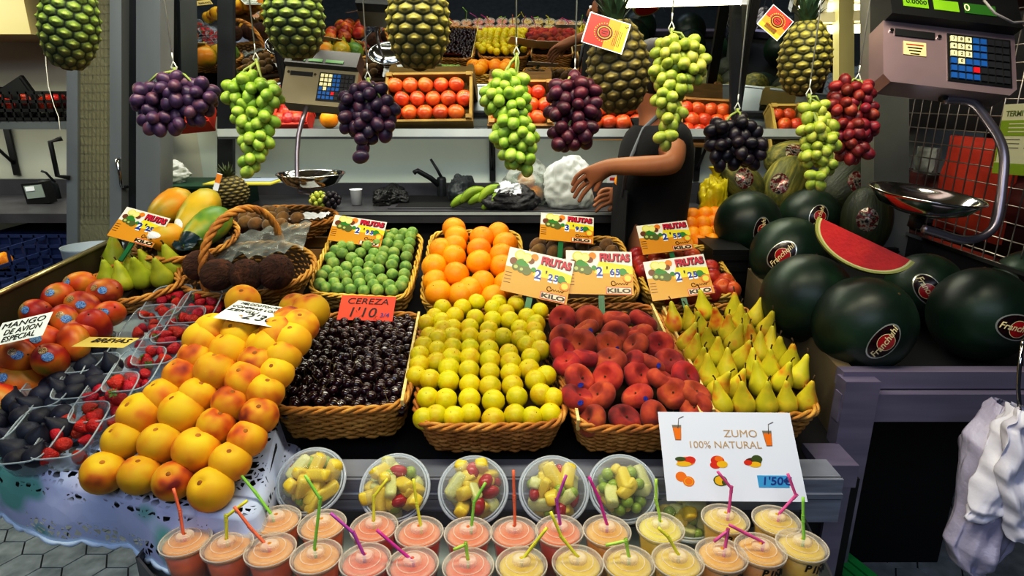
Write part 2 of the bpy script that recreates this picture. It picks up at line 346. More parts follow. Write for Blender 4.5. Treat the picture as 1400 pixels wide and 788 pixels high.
# lace cloth: sloping top, front drop with a scalloped hem
def lace_mat():
    m = bpy.data.materials.new('lace_cloth'); m.use_nodes = True; nt = m.node_tree; N = nt.nodes; L = nt.links; b = N['Principled BSDF']
    at_ = N.new('ShaderNodeAttribute'); at_.attribute_name = 'Col'; sp = N.new('ShaderNodeSeparateColor'); L.new(at_.outputs['Color'], sp.inputs[0])
    tc = N.new('ShaderNodeTexCoord'); vo = N.new('ShaderNodeTexVoronoi'); vo.feature = 'DISTANCE_TO_EDGE'; vo.inputs['Scale'].default_value = 55; L.new(tc.outputs['Object'], vo.inputs['Vector'])
    gt = N.new('ShaderNodeMath'); gt.operation = 'LESS_THAN'; gt.inputs[1].default_value = .14; L.new(vo.outputs['Distance'], gt.inputs[0])
    nz = N.new('ShaderNodeTexNoise'); nz.inputs['Scale'].default_value = 16; L.new(tc.outputs['Object'], nz.inputs['Vector'])
    g2 = N.new('ShaderNodeMath'); g2.operation = 'LESS_THAN'; g2.inputs[1].default_value = .5; L.new(nz.outputs[0], g2.inputs[0])
    mx = N.new('ShaderNodeMath'); mx.operation = 'MAXIMUM'; L.new(gt.outputs[0], mx.inputs[0]); L.new(g2.outputs[0], mx.inputs[1])
    m2 = N.new('ShaderNodeMath'); m2.operation = 'MAXIMUM'; L.new(mx.outputs[0], m2.inputs[0]); L.new(sp.outputs[0], m2.inputs[1])
    L.new(m2.outputs[0], b.inputs['Alpha'])
    n3 = N.new('ShaderNodeTexNoise'); n3.inputs['Scale'].default_value = 5; L.new(tc.outputs['Object'], n3.inputs['Vector'])
    cr = N.new('ShaderNodeValToRGB'); e = cr.color_ramp.elements; e[0].position = .36; e[0].color = lin('6fb0a4'); e[1].position = .42; e[1].color = lin('c3c6e0'); q = e.new(.6); q.color = lin('b4c0dc'); L.new(n3.outputs[0], cr.inputs[0])
    mc = N.new('ShaderNodeMixRGB'); L.new(sp.outputs[1], mc.inputs[0]); L.new(cr.outputs[0], mc.inputs[1]); mc.inputs[2].default_value = lin('cfe0f0'); L.new(mc.outputs[0], b.inputs['Base Color'])
    b.inputs['Roughness'].default_value = .7
    n4 = N.new('ShaderNodeTexVoronoi'); n4.inputs['Scale'].default_value = 30; L.new(tc.outputs['Object'], n4.inputs['Vector'])
    bp = N.new('ShaderNodeBump'); bp.inputs['Strength'].default_value = .35; bp.inputs['Distance'].default_value = .004; L.new(n4.outputs['Distance'], bp.inputs['Height']); L.new(bp.outputs[0], b.inputs['Normal'])
    return m
mb = MB(); cols = []
fa = [onz(-60, 628, HT(0, 1.1)), onz(0, 640, .812), onz(130, 668, .806), onz(230, 690, .803), onz(320, 702, .80), onz(352, 690, .80), onz(385, 607, .80)]
def edge(u):
    k = u * (len(fa) - 1); i = min(int(k), len(fa) - 2); f = k - i
    p = [fa[max(i - 1, 0)], fa[i], fa[i + 1], fa[min(i + 2, len(fa) - 1)]]
    return .5 * ((2 * p[1]) + (p[2] - p[0]) * f + (2 * p[0] - 5 * p[1] + 4 * p[2] - p[3]) * f * f + (3 * p[1] - p[0] - 3 * p[2] + p[3]) * f ** 3)
tm = MB()
fe = [edge(min(.93, q / 24 * .93)) for q in range(25)]
pl = [(p.x, p.y + .03) for p in fe] + [(-.62, 1.27), (-.76, 1.30), (-.84, 2.06), (-1.5, 2.06)]
pl = [(p_[0], p_[1]) for p_ in pl]; n_ = len(pl)
tm.add([(x, y, max(HT(x, y), .80) - .008) for x, y in pl] + [(x, y, .745) for x, y in pl], [tuple(range(n_)), tuple(range(2 * n_ - 1, n_ - 1, -1))] + [(i, n_ + i, n_ + (i + 1) % n_, (i + 1) % n_) for i in range(n_)], 0, None, False)
lt = thing('side_table', tm, deep, 'sloping dark table under the lace cloth on the left', 'table')
b_ = MB(); b_.box((-.95, 1.8, .3725), (.24, .45, .745)); link('pedestal', b_.mesh('pedestal', deep), lt)
nu, nv = 170, 44
def cloth(u, v):
    e_ = edge(u); inner = V((-1.25 + .62 * u, 1.62, 0))
    if v < .55:
        t = v / .55; p = inner.lerp(e_, t); p.z = max(HT(0, p.y), .80 if p.x < -.5 else .80) + .003
        if p.x > -.53: p.z = max(.797, p.z - .0)
        cols.append((1 if t < .72 else 0, .0, 0, 1)); return p
    t = (v - .55) / .45
    i = min(.999, max(0, u)); tn = (edge(min(1, i + .01)) - edge(max(0, i - .01))).normalized(); out = V((tn.y, -tn.x, 0)).normalized()
    fade = max(.14, min(1, (1.02 - u) / .22)) if u > .8 else 1
    sc = .012 * abs(math.sin(u * 40)); L_ = (.115 + sc) * fade
    w = .5 + .5 * math.sin(u * 26 + 1)
    p = e_ + out * (.010 + .03 * t * w + .008 * math.sin(t * PI)) + V((0, 0, -L_ * t)); p.z += .003 * (1 - t)
    hem = t > .93
    cols.append((1 if (.1 > t or hem or .2 < t < .62) else 0, 1 if hem else .0, 0, 1)); return p
mb.grid(cloth, nu, nv)
me = mb.mesh('lace_cloth', lace_mat(), cols)
hem = MB()
hp_ = [cloth(i / 240, 1.0) for i in range(241)]
hem.tube([p + V((0, 0, -.004 * abs(math.sin(i * .42)))) for i, p in enumerate(hp_)], [.0035 + .003 * abs(math.sin(i * .42)) for i in range(241)], 6)
lt_ = thing('lace_tablecloth', me, None, 'white lace tablecloth with scalloped hem under the yellow peaches', 'tablecloth')
link('scalloped_hem', hem.mesh('scalloped_hem', mat('hem_white', [(.3, 'c4d6ea'), (.7, 'd8e6f2')], 20, .7)), lt_)
# paper sheet under the strawberries
T_n = V((0, -.25, 1)).normalized()
def onT(px, py, h=0): return onhf(px, py, lambda x, y: HT(x, y) + h)
mb = MB(); q = [onT(150, 500, .004), onT(225, 500, .004), onT(245, 425, .004), onT(155, 420, .004)]
mb.add(q, [(0, 1, 2, 3)], 0, None, False); thing('paper_sheet', mb, mat('pale_blue_paper', [(.3, 'a9bcc4'), (.7, 'c2d0d4')], 5, .5), 'pale blue paper sheet lying between mangoes and strawberries', 'paper')
# ---------------------------------------------------------------- right counter frame, deck, divider
DK = lambda x, y: .905 + .12 * (y - 1.53)
mb = MB(); mb.add([(.86, 1.44, DK(0, 1.44)), (1.52, 1.44, DK(0, 1.44)), (1.52, 2.75, DK(0, 2.75)), (.86, 2.75, DK(0, 2.75)), (.86, 1.44, .84), (1.52, 1.44, .84), (1.52, 2.75, .84), (.86, 2.75, .84)], [(0, 1, 2, 3), (4, 7, 6, 5), (0, 4, 5, 1), (1, 5, 6, 2), (2, 6, 7, 3), (3, 7, 4, 0)], 0, None, False)
mb.box((1.2, 2.3, .42), (.66, .9, .84), 0)
dk_ = thing('melon_deck', mb, deep, 'black sloping deck carrying the watermelons on the right', 'display stand')
fr = MB(); fr.box((1.2, 1.425, .93), (.76, .035, .045)); fr.box((1.2, 1.40, .865), (.78, .03, .075)); link('front_beam', fr.mesh('front_beam', mat('violet_steel', [(.3, '77708a'), (.7, '9a92aa')], 5, .36, .4, stretch=(.4, 4, 4))), dk_)
lg = MB(); lg.box((.855, 1.40, .47), (.085, .046, .94)); link('leg', lg.mesh('leg', MATS['violet_steel']), dk_)
lg = MB(); lg.box((1.55, 1.42, .43), (.06, .05, .86)); link('leg', lg.mesh('leg', MATS['violet_steel']), dk_)
mb = MB()
vs = [(.825, 1.427, .945), (.825, 2.1, 1.03), (.825, 2.1, .7), (.825, 1.427, .7), (.862, 1.427, .945), (.862, 2.1, 1.03), (.862, 2.1, .7), (.862, 1.427, .7)]
mb.add(vs, [(0, 1, 2, 3), (4, 7, 6, 5), (0, 4, 5, 1), (3, 2, 6, 7), (0, 3, 7, 4), (1, 5, 6, 2)], 0, None, False)
thing('steel_divider', mb, mat('brown_steel2', [(.3, '6e6048'), (.7, '94835f')], 4, .38, .3), 'steel divider board between the pear basket and the watermelons', 'panel')
mb = MB(); mb.box((.775, 1.33, .74), (.09, .1, .06), 0); mb.box((.79, 1.35, .4), (.05, .12, .62), 0)
thing('steel_step', mb, MATS['violet_steel'], 'small steel step at the right end of the cup tray', 'panel')
# right side board with wire grid
mb = MB(); mb.box((1.51, 2.1, .9), (.03, 1.0, .42), 0); mb.box((1.505, 2.1, 1.112), (.045, 1.0, .012), 1)
thing('side_rail_board', mb, [mat('dark_steel3', [(.3, '232124'), (.7, '38353a')], 4, .35, .7), chrome], 'dark steel side board behind the watermelons', 'panel')
mb = MB()
for k in range(22): mb.tube([(1.52, 1.55 + k * .05, 1.11), (1.52, 1.55 + k * .05, 1.9)], .0022, 5)
for k in range(15): mb.tube([(1.522, 1.53, 1.13 + k * .052), (1.522, 2.62, 1.13 + k * .052)], .0022, 5)
thing('wire_grid', mb, mat('grid_wire', 'a39a92', rough=.3, metal=.8), 'wire grid screen above the side board on the right', 'screen')
# ================================================================ baskets
def superell(rx, ry, n, e=.35):
    pts = []
    for i in range(n):
        a = 2 * PI * i / n; c, s = math.cos(a), math.sin(a)
        pts.append((math.copysign(abs(c) ** e, c) * rx, math.copysign(abs(s) ** e, s) * ry))
    return pts
def resample(pts, n):
    P = [V((*p, 0)) for p in pts]; P.append(P[0]); d = [0]
    for a, b in zip(P, P[1:]): d.append(d[-1] + (b - a).length)
    out = []; j = 0
    for i in range(n):
        t = d[-1] * i / n
        while d[j + 1] < t: j += 1
        out.append(P[j].lerp(P[j + 1], (t - d[j]) / max(1e-9, d[j + 1] - d[j])))
    return out
def loops(rx, ry, h, flare, e, n):
    return lambda t: [V((p.x * (flare + (1 - flare) * t), p.y * (flare + (1 - flare) * t), -h * (1 - t))) for p in resample(superell(rx, ry, 160, e), n)]
def wicker(name, label, T, rx, ry, h, flare=.86, e=.3, m=straw, levels=11, stake=.028, group='wicker fruit baskets', rim=.0085, handle=None, strips=None):
    per = 2 * (rx + ry) * (2 if e < .6 else 1.57) * .98; ns = max(24, int(per / stake) // 2 * 2); n = ns * 4
    lp = loops(rx, ry, h, flare, e, n); w = MB()
    for k in range(levels):
        t = (k + .5) / levels; base = lp(t); pts = []
        for i, p in enumerate(base):
            o = V((p.x, p.y, 0)).normalized(); pts.append(p + o * .0042 * math.sin(PI * i / 4 + PI * k) + V((0, 0, .0012 * math.sin(i * 1.7 + k))))
        w.tube(pts, h / levels * .5, 5, 0, True)
    o = thing(name, w, m, label, 'basket', T, group)
    s = MB(); b0, b1 = lp(0), lp(1.0)
    for i in range(2, n, 4): s.tube([b0[i], b1[i]], .0028, 4)
    link('stakes', s.mesh('stakes', m), o)
    r = MB(); base = lp(1.0)
    for j in range(3):
        pts = []
        for i, p in enumerate(base):
            q = 2 * PI * i / 14 + j * 2 * PI / 3; out = V((p.x, p.y, 0)).normalized()
            pts.append(p + out * rim * .75 * math.cos(q) + V((0, 0, rim * .75 * math.sin(q) + rim * .4)))
        r.tube(pts, rim * .62, 5, 0, True)
    link('rim', r.mesh('rim', m), o)
    li = MB(); nl = 48; l2 = loops(rx - .006, ry - .006, h, flare, e, nl); A, B = l2(.0), l2(.96)
    li.add(A + B, [tuple(range(nl))] + [(i, nl + i, nl + (i + 1) % nl, (i + 1) % nl) for i in range(nl)], 0, None, False); link('lining', li.mesh('lining', lining), o)
    if handle:
        hh, ax = handle; hb = MB()
        for j in range(3):
            pts = []
            for i in range(61):
                a = PI * i / 60; q = i * .55 + j * 2 * PI / 3; c = V((0, 0, 0)); rr = .0065
                rad = V((math.cos(a), 0, math.sin(a)))
                c = V((ax * math.cos(a), 0, hh * math.sin(a) ** .8)) + rad * rr * math.cos(q) + V((0, rr * math.sin(q), 0)); pts.append(c)
            hb.tube(pts, .0072, 6)
        link('handle', hb.mesh('handle', m), o, M.Rotation(handle_spin, 4, 'Z'))
    if strips:
        for sx in strips:
            sb = MB(); sb.box((sx * (rx - .012), 0, .004), (.007, ry * 1.9, .03), 0); link('side_strip', sb.mesh('side_strip', palewood), o)
    return o
def rimframe(FL, FR, BR, BL):
    x = ((FR - FL) + (BR - BL)) / 2; y = ((BL - FL) + (BR - FR)) / 2; w, h = x.length, y.length; x.normalize(); y.normalize(); e = x.dot(y)
    x2 = (x - y * e * .7).normalized(); y2 = (y - x2 * y.dot(x2)).normalized(); z = x2.cross(y2)
    m = M((x2, y2, z)).transposed().to_4x4(); m.translation = (FL + FR + BR + BL) / 4; return m, w, h
def rect_basket(label, q, d0, d1, h=.1, **k):
    FL, FR, BR, BL = q
    m, w, l = rimframe(at(*FL, d0), at(*FR, d0), at(*BR, d1), at(*BL, d1))
    o = wicker('wicker_basket', label, m, w / 2, l / 2, h, **k); return o, m, w, l
bk_ch, m_ch, w_ch, l_ch = rect_basket('wicker basket full of dark cherries with the red price card', ((368, 560), (560, 566), (575, 432), (432, 432)), 1.45, 1.93, strips=(-1, 1))
bk_pl, m_pl, w_pl, l_pl = rect_basket('wicker basket full of round yellow plums at the centre of the stall', ((566, 586), (776, 586), (755, 428), (590, 428)), 1.43, 1.93)
bk_fp, m_fp, w_fp, l_fp = rect_basket('wicker basket full of red flat peaches', ((785, 588), (975, 588), (892, 420), (755, 420)), 1.43, 1.93, strips=(-1, 1))
bk_pe, m_pe, w_pe, l_pe = rect_basket('wicker basket of yellow pears beside the steel divider', ((972, 572), (1128, 572), (1020, 418), (898, 425)), 1.46, 1.95, strips=(-1,))
# second tier: shallow trays with pale wicker rims
def tray(label, q, d0, d1, h=.07, **k):
    FL, FR, BR, BL = q
    m, w, l = rimframe(at(*FL, d0), at(*FR, d0), at(*BR, d1), at(*BL, d1))
    k.setdefault('m', straw_y)
    o = wicker('wicker_tray', label, m, w / 2, l / 2, h, flare=.93, levels=6, group='shallow trays on the upper tier', rim=.0075, **k); return o, m, w, l
tr_gg, m_gg, w_gg, l_gg = tray('pale wicker tray heaped with small green plums', ((417, 402), (557, 412), (580, 318), (458, 318)), 2.05, 2.3)
tr_or, m_or, w_or, l_or = tray('wicker tray heaped with oranges', ((574, 422), (712, 420), (712, 318), (590, 318)), 2.05, 2.32)
tr_ki, m_ki, w_ki, l_ki = tray('wicker tray of brown kiwis behind the two price cards', ((738, 412), (880, 412), (846, 328), (722, 328)), 2.05, 2.34)
tr_ne, m_ne, w_ne, l_ne = tray('pale wicker tray of red nectarines behind the rightmost price cards', ((884, 412), (1020, 404), (966, 340), (864, 340)), 2.05, 2.34)
# round and oval baskets
handle_spin = 0
def round_basket(label, px, py, d, rx, ry, h, up=(0, -.22, 1), **k):
    T = frame(at(px, py, d), up); return wicker('wicker_basket', label, T, rx, ry, h, e=1.0, **k), T
rb_pe, _ = round_basket('round wicker basket of green pears beside the mangoes', 190, 383, 1.93, .142, .14, .055, flare=.78, levels=7)
handle_spin = R(66)
rb_co, _ = round_basket('handled wicker basket of brown coconuts', 338, 368, 2.02, .212, .175, .085, (0, -.25, 1), flare=.76, levels=10, handle=(.2, .165))
rb_ki, _ = round_basket('oval wicker basket of kiwis on a wooden crate', 385, 298, 2.36, .205, .13, .06, (0, -.12, 1), flare=.74, levels=8)
rb_pa, _ = round_basket('round wicker basket of papayas beside the kiwi basket', 255, 326, 2.12, .165, .15, .045, (0, -.3, 1), flare=.8, levels=6)
def slat_crate(label, T, w, l, h, m=crate_wood, cat='crate', group=None, name='wooden_crate'):
    b = MB(); nh = max(2, int(h / .05))
    for k in range(nh):
        z = (k + .5) * h / nh
        for sy in (-1, 1): b.box((0, sy * l / 2, z), (w, .008, h / nh - .007))
        for sx in (-1, 1): b.box((sx * w / 2, 0, z), (.008, l, h / nh - .007))
    b.box((0, 0, .004), (w, l, .008))
    o = thing(name, b, m, label, cat, T, group); c = MB()
    for sx in (-1, 1):
        for sy in (-1, 1): c.box((sx * (w / 2 - .012), sy * (l / 2 - .012), h / 2), (.022, .022, h + .01))
    link('corner_posts', c.mesh('corner_posts', m), o); return o
p = at(395, 345, 2.36); slat_crate('wooden crate under the oval kiwi basket', M.Translation((p.x, p.y + .04, p.z - .07)), .36, .22, .10)
# ================================================================ fruit meshes
def blushy(p, f): return p
peach_m = mat('yellow_peach_skin', [(.42, 'dcae14'), (.54, 'd8980c'), (.62, 'c4680c'), (.70, '7e2410')], 1.3, .62, rv=.1, bump=.06, bscale=40, sheen=.03, detail=2)
plum_m = mat('yellow_plum_skin', [(.35, 'bdb408'), (.5, 'd2c00c'), (.65, 'cba80c')], 1.6, .42, rv=.12, bump=.03, bscale=25)
gage_m = mat('green_plum_skin', [(.35, '5c7e3c'), (.5, '7a9a4a'), (.65, '9cac5c')], 2.2, .5, rv=.14)
orange_m = mat('orange_peel', [(.35, 'ea8a00'), (.65, 'f4a404')], 1.5, .42, rv=.07, bump=.18, bscale=34)
flat_m = mat('flat_peach_skin', [(.34, 'bc5a2c'), (.45, 'a63c22'), (.56, '8a261c'), (.68, '5c1a16')], 1.6, .75, rv=.16, sheen=.08, bump=.05, bscale=40)
pear_m = mat('yellow_pear_skin', [(.42, 'c4bc2a'), (.55, 'd6c634'), (.64, 'd8a42a'), (.74, 'cc5c1e')], 1.25, .45, rv=.08, detail=2, bump=.03, bscale=30)
gpear_m = mat('green_pear_skin', [(.3, '8f9a1e'), (.6, 'a6ac28'), (.78, 'b19a2a')], 1.6, .5, rv=.1, bump=.05, bscale=30)
cherry_m = mat('cherry_skin', [(.3, '14040a'), (.6, '260710'), (.8, '3c0a14')], 2.2, .16, rv=.3, coat=.4)
mango_m = mat('mango_skin', [(.32, '9a8a24'), (.42, 'd07a22'), (.5, 'bc4a18'), (.58, '941c1a'), (.72, 'd0802a')], 1.0, .42, rv=.14, detail=2)
fig_m = mat('fig_skin', [(.3, '0d101d'), (.6, '1a1f33'), (.8, '2a3044')], 2.4, .55, rv=.2, bump=.08, bscale=14, stretch=(1, 1, .3))
straw_r = mat('strawberry_skin', [(.3, '9a0c12'), (.6, 'b81519'), (.8, 'c72a1c')], 3, .3, rv=.15, bump=.5, bscale=11)
leaf_m = mat('green_leaf', [(.3, '39641f'), (.7, '6d9438')], 20, .6)
stem_m = mat('brown_stem', [(.3, '3a2a12'), (.7, '5c4520')], 30, .8)
kiwi_m = mat('kiwi_skin', [(.3, '5a4119'), (.6, '7c5c2a'), (.8, '8f6f38')], 4, .8, rv=.1, bump=.2, bscale=40, sheen=.3)
coco_m = mat('coconut_husk', [(.3, '2a160c'), (.55, '4a2a18'), (.8, '6a4228')], 5, .95, bump=1, bscale=16, stretch=(1, 1, .25), rv=.1)
papaya_m = mat('papaya_skin', [(.3, '6f7d1e'), (.45, 'b5921c'), (.6, 'd08a14'), (.75, 'd99a20')], 1.2, .42, rv=.08, detail=2)
nect_m = mat('nectarine_skin', [(.35, 'c2582a'), (.5, 'a83420'), (.65, '781a1a')], 1.5, .35, rv=.15, detail=2)
persimmon_m = mat('persimmon_skin', [(.35, 'c8682a'), (.5, 'be4c1c'), (.65, 'a03818')], 1.5, .3, rv=.1, detail=2)
def ms(fn, mats, name):
    b = MB(); fn(b); return b.mesh(name, mats)
def rprof(f, k=14): return [(max(0, f(PI * i / k)[0]), f(PI * i / k)[1]) for i in range(k + 1)]
def peach_f(b, seg=22):
    def f(t):   # t 0 bottom .. pi top, unit radius .5
        r = math.sin(t); z = -math.cos(t) * .97
        if t > 2.6: z -= .16 * ((t - 2.6) / .54) ** 2
        return (.5 * r, .5 * z)
    b.lathe(rprof(f, 16), seg, 0, None, lambda p: p * (1 - .035 * math.exp(-((math.atan2(p.y, p.x)) ** 2) * 8)))
    b.ell((0, 0, .405), (.075, .075, .03), 10, 5, 1)
scar_m = mat('peach_scar', [(.4, 'a87424'), (.6, '8a5a1c')], 6, .8)
peach = ms(peach_f, [peach_m, scar_m], 'yellow_peach')
def dimple(b, rad=.05, depth=.05, sq=1.0, scar=True, seg=16):
    def f(t):
        r = math.sin(t); z = -math.cos(t)
        if t > 2.7: z -= depth * 2 * ((t - 2.7) / .44) ** 2
        return (.5 * r, .5 * z * sq)
    b.lathe(rprof(f, 12), seg)
    if scar: b.ell((0, 0, (.5 - depth) * sq), (.028, .028, .014), 6, 3, 1)
plum = ms(lambda b: dimple(b, depth=.04), [plum_m, stem_m], 'yellow_plum')
gage = ms(lambda b: dimple(b, depth=.05, scar=True), [gage_m, stem_m], 'green_plum')
orange = ms(lambda b: dimple(b, depth=.03, sq=.96, seg=20), [orange_m, leaf_m], 'orange')
nectarine = ms(lambda b: dimple(b, depth=.07), [nect_m, stem_m], 'nectarine')
def pers(b):
    b.lathe(rprof(lambda t: (.5 * math.sin(t) ** .8, -.42 * math.cos(t)), 12), 18); b.ell((0, 0, .405), (.07, .07, .03), 8, 4, 1)
persimmon = ms(pers, [persimmon_m, leaf_m], 'persimmon')
def flat_f(b):
    def f(t):
        r = math.sin(t); z = -math.cos(t) * .58
        c = max(0, 1 - r / .55)
        z *= 1 - .7 * c ** 1.1
        return (.5 * (r ** .8), .5 * z)
    def cleft(p):
        a = abs(math.atan2(p.y, p.x)); return p * (1 - .1 * math.exp(-(a / .22) ** 2))
    b.lathe(rprof(f, 24), 28, 0, None, cleft); b.ell((0, 0, .135), (.035, .035, .02), 6, 3, 1)
flatpeach = ms(flat_f, [flat_m, stem_m], 'flat_peach')
def pear_f(b, neck=.2, hgt=1.75, bend=.1):
    P = [(0, 0), (.2, .0), (.38, .09), (.48, .26), (.5, .45), (.455, .66), (.37, .85), (.28, 1.05), (neck, 1.25), (.155, 1.42), (.11, 1.55), (.05, 1.63), (0, 1.65)]
    Q = []
    for i in range(len(P) - 1):
        for k in range(2):
            f = k / 2; Q.append((P[i][0] + (P[i + 1][0] - P[i][0]) * f, (P[i][1] + (P[i + 1][1] - P[i][1]) * f) * hgt / 1.65))
    Q.append((0, hgt))
    b.lathe(Q, 18, 0, None, lambda p: p + V((bend * (p.z / hgt) ** 2, 0, -.45)))
pear = ms(lambda b: pear_f(b), [pear_m], 'yellow_pear')
pear_st = ms(lambda b: b.tube([(.1, 0, 1.27), (.12, .02, 1.4), (.2, .04, 1.55)], [.03, .028, .04], 6), [stem_m], 'stem')
gpear = ms(lambda b: pear_f(b, .22, 1.5), [gpear_m], 'green_pear')
gpear_st = ms(lambda b: b.tube([(.1, 0, 1.03), (.12, .0, 1.12), (.14, .03, 1.2)], [.035, .03, .04], 6), [stem_m], 'stem')
cherry = ms(lambda b: dimple(b, depth=.1, sq=.9, scar=False, seg=14), [cherry_m], 'cherry')
cherry_st = ms(lambda b: b.tube([(0, 0, .38), (.1, .02, .75), (.3, .05, 1.15), (.4, 0, 1.35)], [.03, .022, .022, .04], 5), [mat('cherry_stalk', [(.3, '5a4a1c'), (.7, '7d6a2c')], 10, .7)], 'stem')
def mango_f(b):
    b.ell((0, 0, 0), (.46, .5, .6), 20, 14, 0, None, lambda p: V((p.x + .08 * math.sin(p.z * 3), p.y, p.z)) * (1 + .04 * p.z))
    b.ell((.07, 0, .615), (.03, .03, .02), 6, 3, 1)
mango = ms(mango_f, [mango_m, stem_m], 'mango')
def fig_f(b):
    P = [(0, -.5), (.12, -.49), (.33, -.4), (.46, -.22), (.5, 0), (.42, .22), (.28, .42), (.15, .6), (.08, .72), (.07, .8), (0, .81)]
    b.lathe(P, 16, 0, None, lambda p: p * (1 + .02 * math.sin(8 * math.atan2(p.y, p.x))))
fig = ms(fig_f, [fig_m], 'fig')
def sb_f(b):
    P = [(0, -.62), (.1, -.58), (.25, -.4), (.38, -.15), (.46, .1), (.44, .28), (.3, .4), (.1, .41), (0, .4)]
    b.lathe(P, 14, 0, None, lambda p: V((p.x * 1.06, p.y * .95, p.z)))
sberry = ms(sb_f, [straw_r], 'strawberry')
def calyx(b):
    for i in range(8):
        a = 2 * PI * i / 8; c, s = math.cos(a), math.sin(a)
        b.add([(0, 0, .41), (.2 * c - .09 * s, .2 * s + .09 * c, .46), (.44 * c, .44 * s, .36 + .12 * (i % 2)), (.2 * c + .09 * s, .2 * s - .09 * c, .46)], [(0, 1, 2, 3)], 0, None, False)
    b.tube([(0, 0, .4), (.02, 0, .62)], .03, 5)
calyx_me = ms(calyx, [leaf_m], 'leaf_crown')
kiwi = ms(lambda b: (b.ell((0, 0, 0), (.45, .45, .55), 16, 12), b.ell((0, 0, .545), (.06, .06, .03), 6, 4, 1)), [kiwi_m, stem_m], 'kiwi')
def coco_f(b):
    b.ell((0, 0, 0), (.48, .48, .54), 26, 18, 0, None, lambda p: p * (1 + .025 * NZ.noise(p * 9)))
    for i in range(3):
        a = i * 2.1; b.ell((.11 * math.cos(a), .11 * math.sin(a), .505), (.045, .045, .03), 8, 4, 1)
coconut = ms(coco_f, [coco_m, mat('coconut_eye', '140b07', rough=.9)], 'coconut')
def pap_f(b):
    P = [(0, -1), (.12, -.985), (.3, -.9), (.43, -.7), (.5, -.4), (.49, -.05), (.43, .3), (.33, .62), (.2, .86), (.1, .96), (0, .98)]
    b.lathe(P, 20, 0, None, lambda p: V((p.x, p.y, p.z)) * (1 + .012 * math.sin(5 * math.atan2(p.y, p.x)))); b.ell((0, 0, .97), (.06, .06, .04), 6, 4, 1)
papaya = ms(pap_f, [papaya_m, stem_m], 'papaya')
def rot(tilt=0.3):
    return M.Rotation(rnd.uniform(0, 2 * PI), 4, 'Z')
def put(me, name, loc, size, label, cat, group, up=(0, 0, 1), wob=.35, kids=(), spin=None, sc=None):
    u = V(up).normalized() + V((rnd.uniform(-wob, wob), rnd.uniform(-wob, wob), rnd.uniform(-wob, wob) * .3))
    T = frame(loc, u, rnd.uniform(0, 6.28) if spin is None else spin) @ S(*(sc or (size,)))
    return thing(name, me, None, label, cat, T, group, kids)
# ---------------------------------------------------------------- placing fruit read off in crop coordinates
def crop(x0, y0, s): return lambda x, y: (x0 + x / s, y0 + y / s)
def bplane(m, h): # heap surface over a basket: h(v) above rim, v 0 front .. 1 back
    n = m.to_3x3() @ V((0, 0, 1)); n = n if n.z > 0 else -n
    c = m.translation; yb = m.to_3x3() @ V((0, 1, 0)); yb = yb if yb.y > 0 else -yb
    return c, n.normalized(), yb.normalized()
def heap(m, l, prof):
    c, n, yb = bplane(m, 0)
    def hf(x, y):
        v = max(0, min(1, (y - c.y) / (l * yb.y) + .5)); k = v * (len(prof) - 1); i = min(int(k), len(prof) - 2)
        o = prof[i] + (prof[i + 1] - prof[i]) * (k - i)
        z = c.z - (n.x * (x - c.x) + n.y * (y - c.y)) / n.z
        return z + o
    return hf
def rows(me, name, cr, lst, hf, size, what, where, cat, group, up=(0, -.25, 1), wob=.3, kids=(), jit=.06, zoff=0, kprob=1.0):
    for r, row in enumerate(lst):
        row = sorted(row); 
        for i, q in enumerate(row):
            px, py = cr(q[0], q[1]); loc = onhf(px, py, hf); s = size * (1 + rnd.uniform(-jit, jit))
            lab = f'{what}, {nth(i, len(row))} in the {nrow(r)} {where}'
            put(me, name, loc, s, lab, cat, group, up, wob, kids if rnd.random() < kprob else ())
# yellow peaches
def ph(x, y):
    a = .852 + .80 * (y - 1.10) if y < 1.38 else 1.076 + .02 * (y - 1.38) if y < 1.5 else 1.078 - .15 * (y - 1.5)
    return a - (.45 * max(0, x + .50) if x > -.50 else 0)
PK = crop(110, 380, 2.388)
PEACHES = [[(75, 637), (194, 643), (303, 663), (427, 690)], [(138, 532), (261, 540), (380, 562), (490, 600)], [(197, 447), (332, 438), (445, 482), (545, 525)],
           [(268, 388), (383, 385), (492, 410), (585, 450)], [(330, 318), (443, 305), (545, 335), (605, 372)], [(378, 258), (487, 237), (580, 280), (640, 310)],
           [(433, 175), (522, 182), (608, 222), (662, 255)], [(402, 205), (645, 190), (690, 205)], [(530, 78), (680, 150), (718, 160)], [(702, 100), (752, 110)]]
rows(peach, 'yellow_peach', PK, PEACHES, ph, .089, 'yellow peach', 'of the pile', 'peach', 'yellow peaches piled on the lace cloth', (0, -.35, 1), .4, jit=.1)
mb = MB()                                                       # sloping support under the peach pile
pts = []
ys = [1.18, 1.36, 1.5, 1.75, 1.95]
vs = []
for y in ys:
    t = (y - 1.2) / .75
    for x in (-.74 + .02 * t, -.66 - .02 * t, -.585 - .09 * t): vs.append((x, y, max(ph(x, y) - .085, HT(0, y) + .006)))
fs = [(k * 3 + j, k * 3 + j + 1, k * 3 + j + 4, k * 3 + j + 3) for k in range(4) for j in range(2)]
mb.add(vs, fs, 0, None, False); nb = len(vs)
base = [(v[0], v[1], HT(0, v[1]) - .003) for v in vs]
mb.add(vs + base, [(0, 1, nb + 1, nb), (1, 2, nb + 2, nb + 1)] + [(k * 3, (k + 1) * 3, nb + (k + 1) * 3, nb + k * 3) for k in range(4)] + [(k * 3 + 2, nb + k * 3 + 2, nb + (k + 1) * 3 + 2, (k + 1) * 3 + 2) for k in range(4)], 0, None, False)
thing('display_ramp', mb, mat('ramp_card', [(.3, '3a2208'), (.7, '54340e')], 6, .8), 'brown sloping ramp under the pile of yellow peaches', 'ramp')
